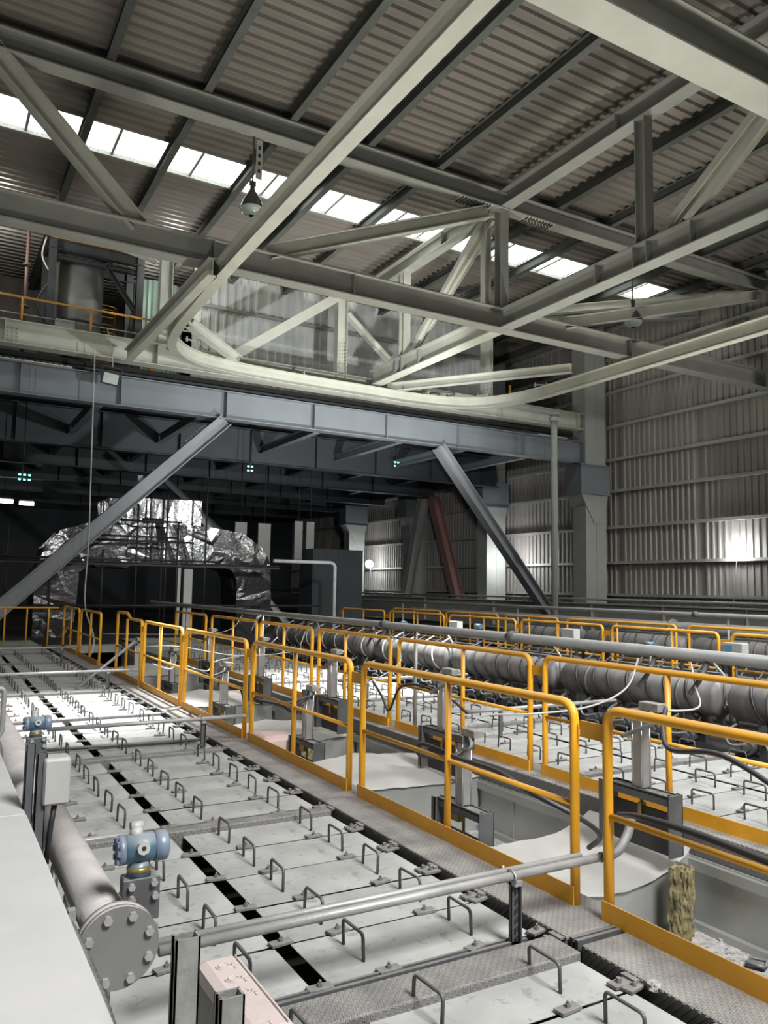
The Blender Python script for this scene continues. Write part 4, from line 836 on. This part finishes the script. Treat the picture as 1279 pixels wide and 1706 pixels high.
for k in range(3):
    y = .13 - .07 * k
    for rr, nme in ((.012, 'embossed_ring'), (.020, 'embossed_arc')):
        pts = [(.004 + rr * cos(a), y + rr * sin(a), .130) for a in [(-pi if rr > .015 else 0) + (pi if rr > .015 else 2 * pi) * i / 14 for i in range(15)]]
        MB().tube(pts, 0.0028, 5).build(nme, M_pbox, o)
    MB().box((.030, y - .012, .130), (.018, .005, .004)).box((.026, y - .020, .13), (.005, .014, .004)).build('embossed_mark', M_pbox, o)
MB().box((0.0, -.152, .130), (.026, .004, .003), .5).box((0.0, -.168, .130), (.026, .004, .003), -.3).box((0.01, -.160, .130), (.004, .016, .003)).build('embossed_mark', M_pbox, o)

# ---- support pole in front of the girder
o = thing('steel_pole', (20.85, 23.1, -0.4), 'tall slim grey pole rising to the monorail at the right', 'pole')
MB().cyl((0, 0, 0), (0, 0, 9.0), 0.13, 18).build('pole_tube', M_column, o)
MB().cyl((0, 0, 8.75), (0, 0, 8.9), 0.2, 18).cyl((0, 0, 9.0), (0, 0, 9.06), 0.22, 18).build('pole_collar', M_column, o)
MB().beam((-1.9, 0, 9.05), (0.3, 0, 9.05), .12, .14, .012, .01).build('pole_arm', M_column, o)

# ---- crane girder along the right wall, low
o = thing('wall_girder', (23.4, 0, 0), 'long bolted steel girder low along the right wall', 'girder')
MB().bb(-.05, .05, 8, 60, 0.1, 1.22).bb(-.2, .2, 8, 60, 1.22, 1.27).bb(-.2, .2, 8, 60, .05, .1).build('girder_web', M_column, o)
for y in (12, 16.6, 20, 23.6, 30, 36): MB().box((-.12, y, .66), (.16, .02, 1.1)).build('stiffener', M_column, o)
for y0 in (17.0, 22.3): bolts_on(o, [(-.05, y0 + .14 * i, z) for i in range(6) for z in (.35, .6, 1.0)], (-1, 0, 0), .04, .05)
MB().cyl((.3, 8, 1.42), (.3, 60, 1.42), .05, 8).build('pipe', M_pipe, o)

# ---- lamps on the right wall
for i, (x, y, z, pw, lb) in enumerate(((25.9, 18.9, 3.35, 32, 'bright wall floodlight at the right edge'), (25.3, 31.0, 3.25, 60, 'bright wall floodlight behind the right brace'), (25.3, 46.0, 3.3, 35, 'distant bright wall floodlight'))):
    o = thing('wall_lamp', (x, y, z), lb, 'lamp')
    bm = bmesh.new(); bmesh.ops.create_icosphere(bm, subdivisions=3, radius=0.22 if i < 2 else .26); me = bpy.data.meshes.new('bulb'); bm.to_mesh(me); bm.free(); me.materials.append(M_lamp); link('bulb', me, o)
    MB().cyl((0.15, 0, .05), (0.32, 0, .1), .06, 8).build('bracket', M_dmetal, o)
    MB().tube(smooth_path([(.1, 0, -.1), (.16, .15, -1.2), (.2, .3, -2.2)], 4), .015, 5).build('cord', M_white, o)
    point('wall_lamp_light', (x - 0.3, y, z), pw, (0.95, 0.97, 1.0), 0.17)

# ---- cone lamps hanging from the roof
def cone_lamp(loc, ztop, label, s=1.0):
    o = thing('cone_lamp', loc, label, 'lamp')
    MB().loft([MB().ring((0, 0, z * s), (0, 0, 1), q * s, 24) for z, q in ((.0, .26), (.14, .21), (.30, .12), (.40, .06), (.46, .05), (.52, .05))], cap=False).build('shade', M_glass, o)
    MB().loft([MB().ring((0, 0, z * s), (0, 0, 1), q * s, 20) for z, q in ((-.16, .06), (-.13, .16), (-.05, .235), (.0, .245))], cap=False).build('lens', M_lampw, o)
    MB().cyl((0, 0, .5 * s), (0, 0, ztop - loc[2]), .02, 6).build('rod', M_dmetal, o)
    MB().box((0, 0, .56 * s), (.16, .05, .12)).build('hook', M_dmetal, o)
    return o
cone_lamp((6.3, 17.75, 10.95), 12.8, 'cone shaped hanging lamp beside the monorail at the upper left', 1.15)
cone_lamp((19.45, 17.75, 10.55), 12.82, 'ribbed cone hanging lamp before the skylight at the right', 1.2)
o = thing('slotted_hanger', (6.35, 17.75, 11.75), 'slotted angle hanger above the left cone lamp', 'bracket'); MB().box((0.1, 0, .5), (.16, .02, 1.0)).build('angle', M_cream, o)
s_ = MB(); [s_.box((.1, -.013, .2 + .2 * k), (.06, .006, .09)) for k in range(4)]; s_.build('slot_row', M_dark, o)

# floodlight at platform edge
o = thing('square_floodlight', (4.45, 24.75, 8.0), 'unlit square floodlight hanging from the platform edge', 'lamp'); o.rotation_euler = (0.15, 0.12, 0)
MB().cbox(-.27, .27, -.03, .05, -.2, .2, .01).build('housing', M_black, o); MB().bb(-.22, .22, -.036, -.03, -.155, .155).build('glass', M_lampw, o)
MB().bb(-.3, -.27, -.02, .02, -.05, .35).bb(.27, .3, -.02, .02, -.05, .35).bb(-.3, .3, -.02, .02, .33, .36).build('yoke', M_black, o)
MB().tube(smooth_path([(0, 0, .36), (-.1, .1, .8), (-.35, .2, 1.5)], 4), .015, 5).build('cord', M_white, o)

# ---- things on the upper platform
o = thing('guard_rail', (2.2, 25.75, 9.54), 'orange railing on the upper platform at the left', 'railing')
MB().cyl((-6, 0, .85), (4.2, 0, .85), .035, 8).build('top_rail', M_orange, o); 
for x in (-4.0, -2.2, -0.25, 1.75, 4.1): MB().cyl((x, 0, -.05), (x, 0, .85), .035, 8).build('post', M_orange, o)
MB().cyl((-6, 0.1, .35), (4.2, .1, .35), .02, 8).build('mid_rail', M_galv, o)
struct(MB().bb(-6, 24.5, 25.9, 40, 8.6, 8.75).build('floor', M_dark))
eq = thing('dust_collector_frame', (4.45, 28.6, 8.75), 'charcoal steel frame holding a hopper on the upper platform', 'machine')
for sx in (-1.52, 1.35):
    for sy in (-.9, .9): MB().beam((sx, sy, 0), (sx, sy, 4.45), .26, .24, .02, .015, upv=(0, 1, 0)).build('leg', M_equip, eq)
for sy in (-.9, .9): MB().beam((-1.6, sy, 4.3), (1.5, sy, 4.3), .34, .26, .02, .015).build('top_beam', M_equip, eq)
MB().beam((-1.6, -.9, 3.9), (1.5, -.9, 3.9), .16, .2, .02, .015).build('top_beam', M_equip, eq)
MB().beam((0.2, -.9, 3.9), (1.3, -.9, 2.4), .16, .16, .02, .015).build('brace', M_equip, eq)
MB().beam((1.2, -.9, 2.4), (0.9, -.9, 0), .2, .2, .02, .015).build('brace', M_equip, eq)
MB().loft([MB().ring((-.55, 0, z), (0, 0, 1), q, 20) for z, q in ((.5, .25), (.9, .55), (1.9, .85), (3.9, .85))]).build('hopper', mat('hopper_grey', (.24, .24, .235), .5, .2), eq)
MB().loft([MB().ring((-.55, 0, z), (0, 0, 1), .875, 20) for z in (1.85, 1.95)]).build('hopper_band', M_dmetal, eq)
MB().cbox(-1.35, -.75, -1.2, -.9, .9, 1.7, .02).build('control_cabinet', M_box, eq)
MB().loft([MB().ring((-.5, 0, z), (0, 0, 1), .55, 18) for z in (4.5, 5.1)]).build('fan_drum', M_box, eq)
MB().bb(-1.6, 1.5, -1.05, -1.0, 4.5, 4.75).build('kick_plate', M_orange, eq)
for x in (-1.6, -1.2, -.9, .15, .9, 1.4): MB().cyl((x, -1.02, 4.5), (x, -1.02, 5.3), .03, 6).build('post', M_orange, eq)
o = thing('cage_ladder', (5.1, 30.1, 8.75), 'orange caged ladder seen through the charcoal frame', 'ladder')
for x in (-.4, .35): MB().cyl((x, 0, 0), (x, 0, 3.3), .035, 6).build('stile', M_orange, o)
for k in range(11): MB().cyl((-.4, 0, .3 + .29 * k), (.35, 0, .3 + .29 * k), .02, 6).build('rung', M_orange, o)
for k in range(3): MB().tube(arc((-.02, 0, 1.2 + k), .45, pi, 2 * pi, 8, 'xy'), .02, 6).build('hoop', M_orange, o)
o = thing('ribbed_tank', (7.0, 30.6, 8.75), 'tall green ribbed tank behind the charcoal frame', 'tank')
rg = []
for z in (0, 4.5): rg.append([Vector(((1.05 + (.04 if i % 2 else 0)) * cos(2 * pi * i / 72), (1.05 + (.04 if i % 2 else 0)) * sin(2 * pi * i / 72), z)) for i in range(72)])
MB().loft(rg, smooth=False).build('shell', M_green, o)
MB().bb(-.35, -.2, -1.2, -1.1, 0, 2).build('support', M_orange, o)
o = thing('brown_pipe', (2.15, 27.5, 8.75), 'thin brown upright pipe with collars at the far upper left', 'pipe'); MB().cyl((0, 0, 0), (0, 0, 4.9), .055, 10).build('pipe', mat('brown_pipe', (.14, .09, .07), .5), o)
for z in (1.9, 3.3, 4.7): MB().cyl((0, 0, z), (0, 0, z + .06), .13, 12).build('collar', MATS['brown_pipe'], o)
cable('power_cable', [(2.7, 27.6, 13.2), (2.6, 27.6, 12.6), (2.75, 27.6, 12.2), (3.0, 27.6, 11.9)], .03, M_white, 'pale cable loop left of the charcoal frame', k=5)
cable('power_cable', [(2.95, 27.6, 11.8), (2.6, 27.6, 11.2), (2.55, 27.6, 10.7), (2.9, 27.6, 10.2)], .035, M_hose, 'dark cable loop left of the charcoal frame', k=5)
o = thing('guard_rail', (21.0, 26.0, 9.54), 'short orange rail post stub on the platform behind the pole', 'railing'); MB().cyl((0, 0, 0), (0, 0, .9), .05, 8).build('post', M_orange, o)

# ---- foil clad duct
def foil_duct():
    o = thing('foil_clad_duct', (0, 28.5, 0), 'large duct clad in crumpled silver foil in the dark bay', 'duct'); rn = random.Random(11)
    def prism(outline, y0, y1, sub, name):
        bm = bmesh.new(); f = bm.faces.new([bm.verts.new((x, y0, z)) for x, z in outline]); r_ = bmesh.ops.extrude_face_region(bm, geom=[f])
        for v in [e for e in r_['geom'] if isinstance(e, bmesh.types.BMVert)]: v.co.y = y1
        bmesh.ops.recalc_face_normals(bm, faces=list(bm.faces)); bmesh.ops.triangulate(bm, faces=list(bm.faces))
        for _ in range(sub): bmesh.ops.subdivide_edges(bm, edges=[e for e in bm.edges if e.calc_length() > .3], cuts=1)
        bmesh.ops.triangulate(bm, faces=list(bm.faces))
        for v in bm.verts: v.co += Vector([rn.uniform(-1, 1) * .018 for _ in range(3)])
        me = bpy.data.meshes.new(name); bm.to_mesh(me); bm.free(); me.materials.append(M_foil); return link(name, me, o)
    arch = [(3.0, 0.2), (3.0, 2.2), (3.3, 3.0), (3.9, 3.6), (4.8, 3.85)]
    prism([(5.9, 2.25), (5.9, 3.9), (8.75, 3.9), (10.2, 3.7), (11.0, 3.2), (11.35, 2.6), (11.45, -0.06), (10.05, -0.06), (10.0, 2.0), (9.8, 2.3), (9.3, 2.45), (6.2, 2.45)], 0, 1.8, 4, 'duct_arch')
    prism([(3.0, -0.06), (3.0, 2.2), (3.25, 2.9), (3.75, 3.5), (4.6, 3.8), (5.9, 3.85), (5.9, 2.3), (4.6, 2.3), (4.35, 2.1), (4.25, -0.06)], -.4, 1.4, 4, 'duct_arch')
    prism([(5.3, 3.8), (5.3, 4.75), (8.6, 4.85), (8.6, 3.9)], .1, 2.2, 4, 'duct_top')
    MB().bb(6.5, 7.2, 0.0, 0.08, 3.3, 4.1).build('opening', M_dark, o)
    return o
foil_duct()
o = thing('scaffold', (0, 27.6, 0), 'black tube scaffold standing in front of the foil duct', 'scaffold'); rn = random.Random(4)
for x, h in ((1.0, 4.6), (2.1, 3.6), (3.4, 2.6), (5.0, 2.9), (6.1, 4.5), (6.95, 4.9), (7.5, 3.9), (8.5, 5.2), (7.1, 4.9)): MB().cyl((x, 0, 0), (x, 0, h), .035, 6).build('standard', M_black, o)
for z, a, c in ((2.45, 1, 11.3), (3.2, 4.8, 8), (3.35, 4.5, 7.5), (1.0, 1, 13), (3.9, 5.5, 7.6), (2.55, 1.0, 9.0)): MB().cyl((a, -.05, z), (c, -.05, z + .02), .04, 6).build('ledger', M_black, o)
MB().bb(1.2, 11.3, -.1, .3, 2.36, 2.42).build('plank', M_black, o)
MB().bb(7.55, 7.65, 0, .1, 0, 2.35).build('standard', M_column, o)
MB().bb(7.8, 8.1, 0.1, .3, 0, 2.3).build('panel', M_column, o)
o = thing('white_pipe', (11.9, 29.6, 0), 'bright white pipe bending down right of the foil duct', 'pipe'); MB().tube([(0, 0, 2.75), (2.55, 0, 2.75), (2.68, 0, 2.7), (2.75, 0, 2.6), (2.75, 0, -.06)], .075, 10).build('pipe', mat('white_pipe', (.8, .8, .8), .4), o)
o = thing('steel_stair_brace', (9.9, 33, 4.6), 'pair of grey diagonal struts behind the foil duct', 'brace'); MB().beam((0, 0, 0), (4.2, 0, -4.65), .25, .2, .02, .015).build('strut', M_column, o); MB().beam((-2, 0.5, 2), (2.2, .5, -1.5), .25, .2, .02, .015).build('strut', M_under, o)
for i, (x, y, wd, z0, z1, lb) in enumerate(((11.8, 34, .55, 1.6, 4.6, 'left pale hanging panel in the dark bay'), (12.9, 34, .6, 1.6, 4.6, 'wider pale hanging panel in the dark bay'), (15.3, 34, .4, 3.0, 4.8, 'short pale panel beside a crumpled one'), (14.7, 34, .4, 3.0, 4.8, 'crumpled pale panel in the dark bay'))):
    o = thing('pale_board', (x, y, z0), lb, 'board'); MB().cbox(0, wd, 0, .06, 0, z1 - z0, .01).build('sheet', M_column, o); MB().cyl((wd / 2, .03, z1 - z0), (wd / 2, .03, 8.3 - z0), .02, 5).build('hanger_rod', M_black, o)
o = thing('dark_cabinet', (15.2, 33, -0.1), 'tall dark cabinet block below the platform near the far lamp', 'cabinet'); MB().cbox(0, 2.6, 0, 1.5, 0, 3.6, .02).build('body', M_under, o); MB().bb(0.1, 1.25, -.02, 0, .1, 3.5).build('door', M_under, o); MB().bb(1.3, 2.5, -.02, 0, .1, 3.5).build('door', M_under, o)
# bright little lamps and pipe at the far left
for i, (x, y, z, wd, lb) in enumerate(((3.1, 45, 5.9, .9, 'small fluorescent tube left of two in the dark far left'), (4.2, 45, 5.85, .7, 'small bright lamp beside the fluorescent tube'), (0.5, 45, 3.2, 1.4, 'low fluorescent lamp at the far left edge'), (1.6, 45, 3.9, .35, 'tiny lamp above the low fluorescent lamp'))):
    o = thing('tube_lamp', (x, y, z), lb, 'lamp'); MB().cyl((-wd / 2, 0, 0), (wd / 2, 0, 0), .1, 8).build('tube', M_tube, o); MB().bb(-wd / 2, wd / 2, -.1, .1, .12, .2).build('fitting', M_dmetal, o); MB().cyl((0, 0, .2), (0, 0, 8.3 - z), .02, 5).build('hanger_rod', M_black, o)
o = thing('grey_duct', (1.9, 42, 1.5), 'pale vertical duct with an elbow at the far left', 'duct'); MB().tube([(-2.0, 0, 4.1), (-.3, 0, 4.1), (0, 0, 3.8), (0, 0, 1.5), (-.6, 0, .6), (-2, 0, -.4)], .35, 12).build('duct', M_column, o)
for i, (x, y, z, n_, lb) in enumerate(((2.55, 30.3, 5.52, 6, 'cluster of six tiny green lights at the far left'), (10.98, 30.3, 6.58, 4, 'cluster of tiny green lights under the middle of the platform'), (17.9, 30.3, 7.40, 3, 'cluster of tiny green lights nearest the right brace'))):
    o = thing('indicator_light', (x, y, z), lb, 'light')
    for k in range(n_): MB().box(((k % (3 if n_ == 6 else 2)) * .16, 0, -.17 * (k // (3 if n_ == 6 else 2))), (.08, .03, .055)).build('led', M_green_led, o)
    MB().cyl((.1, .05, -.1), (.1, .05, 8.3 - z), .02, 5).build('stem', M_black, o)
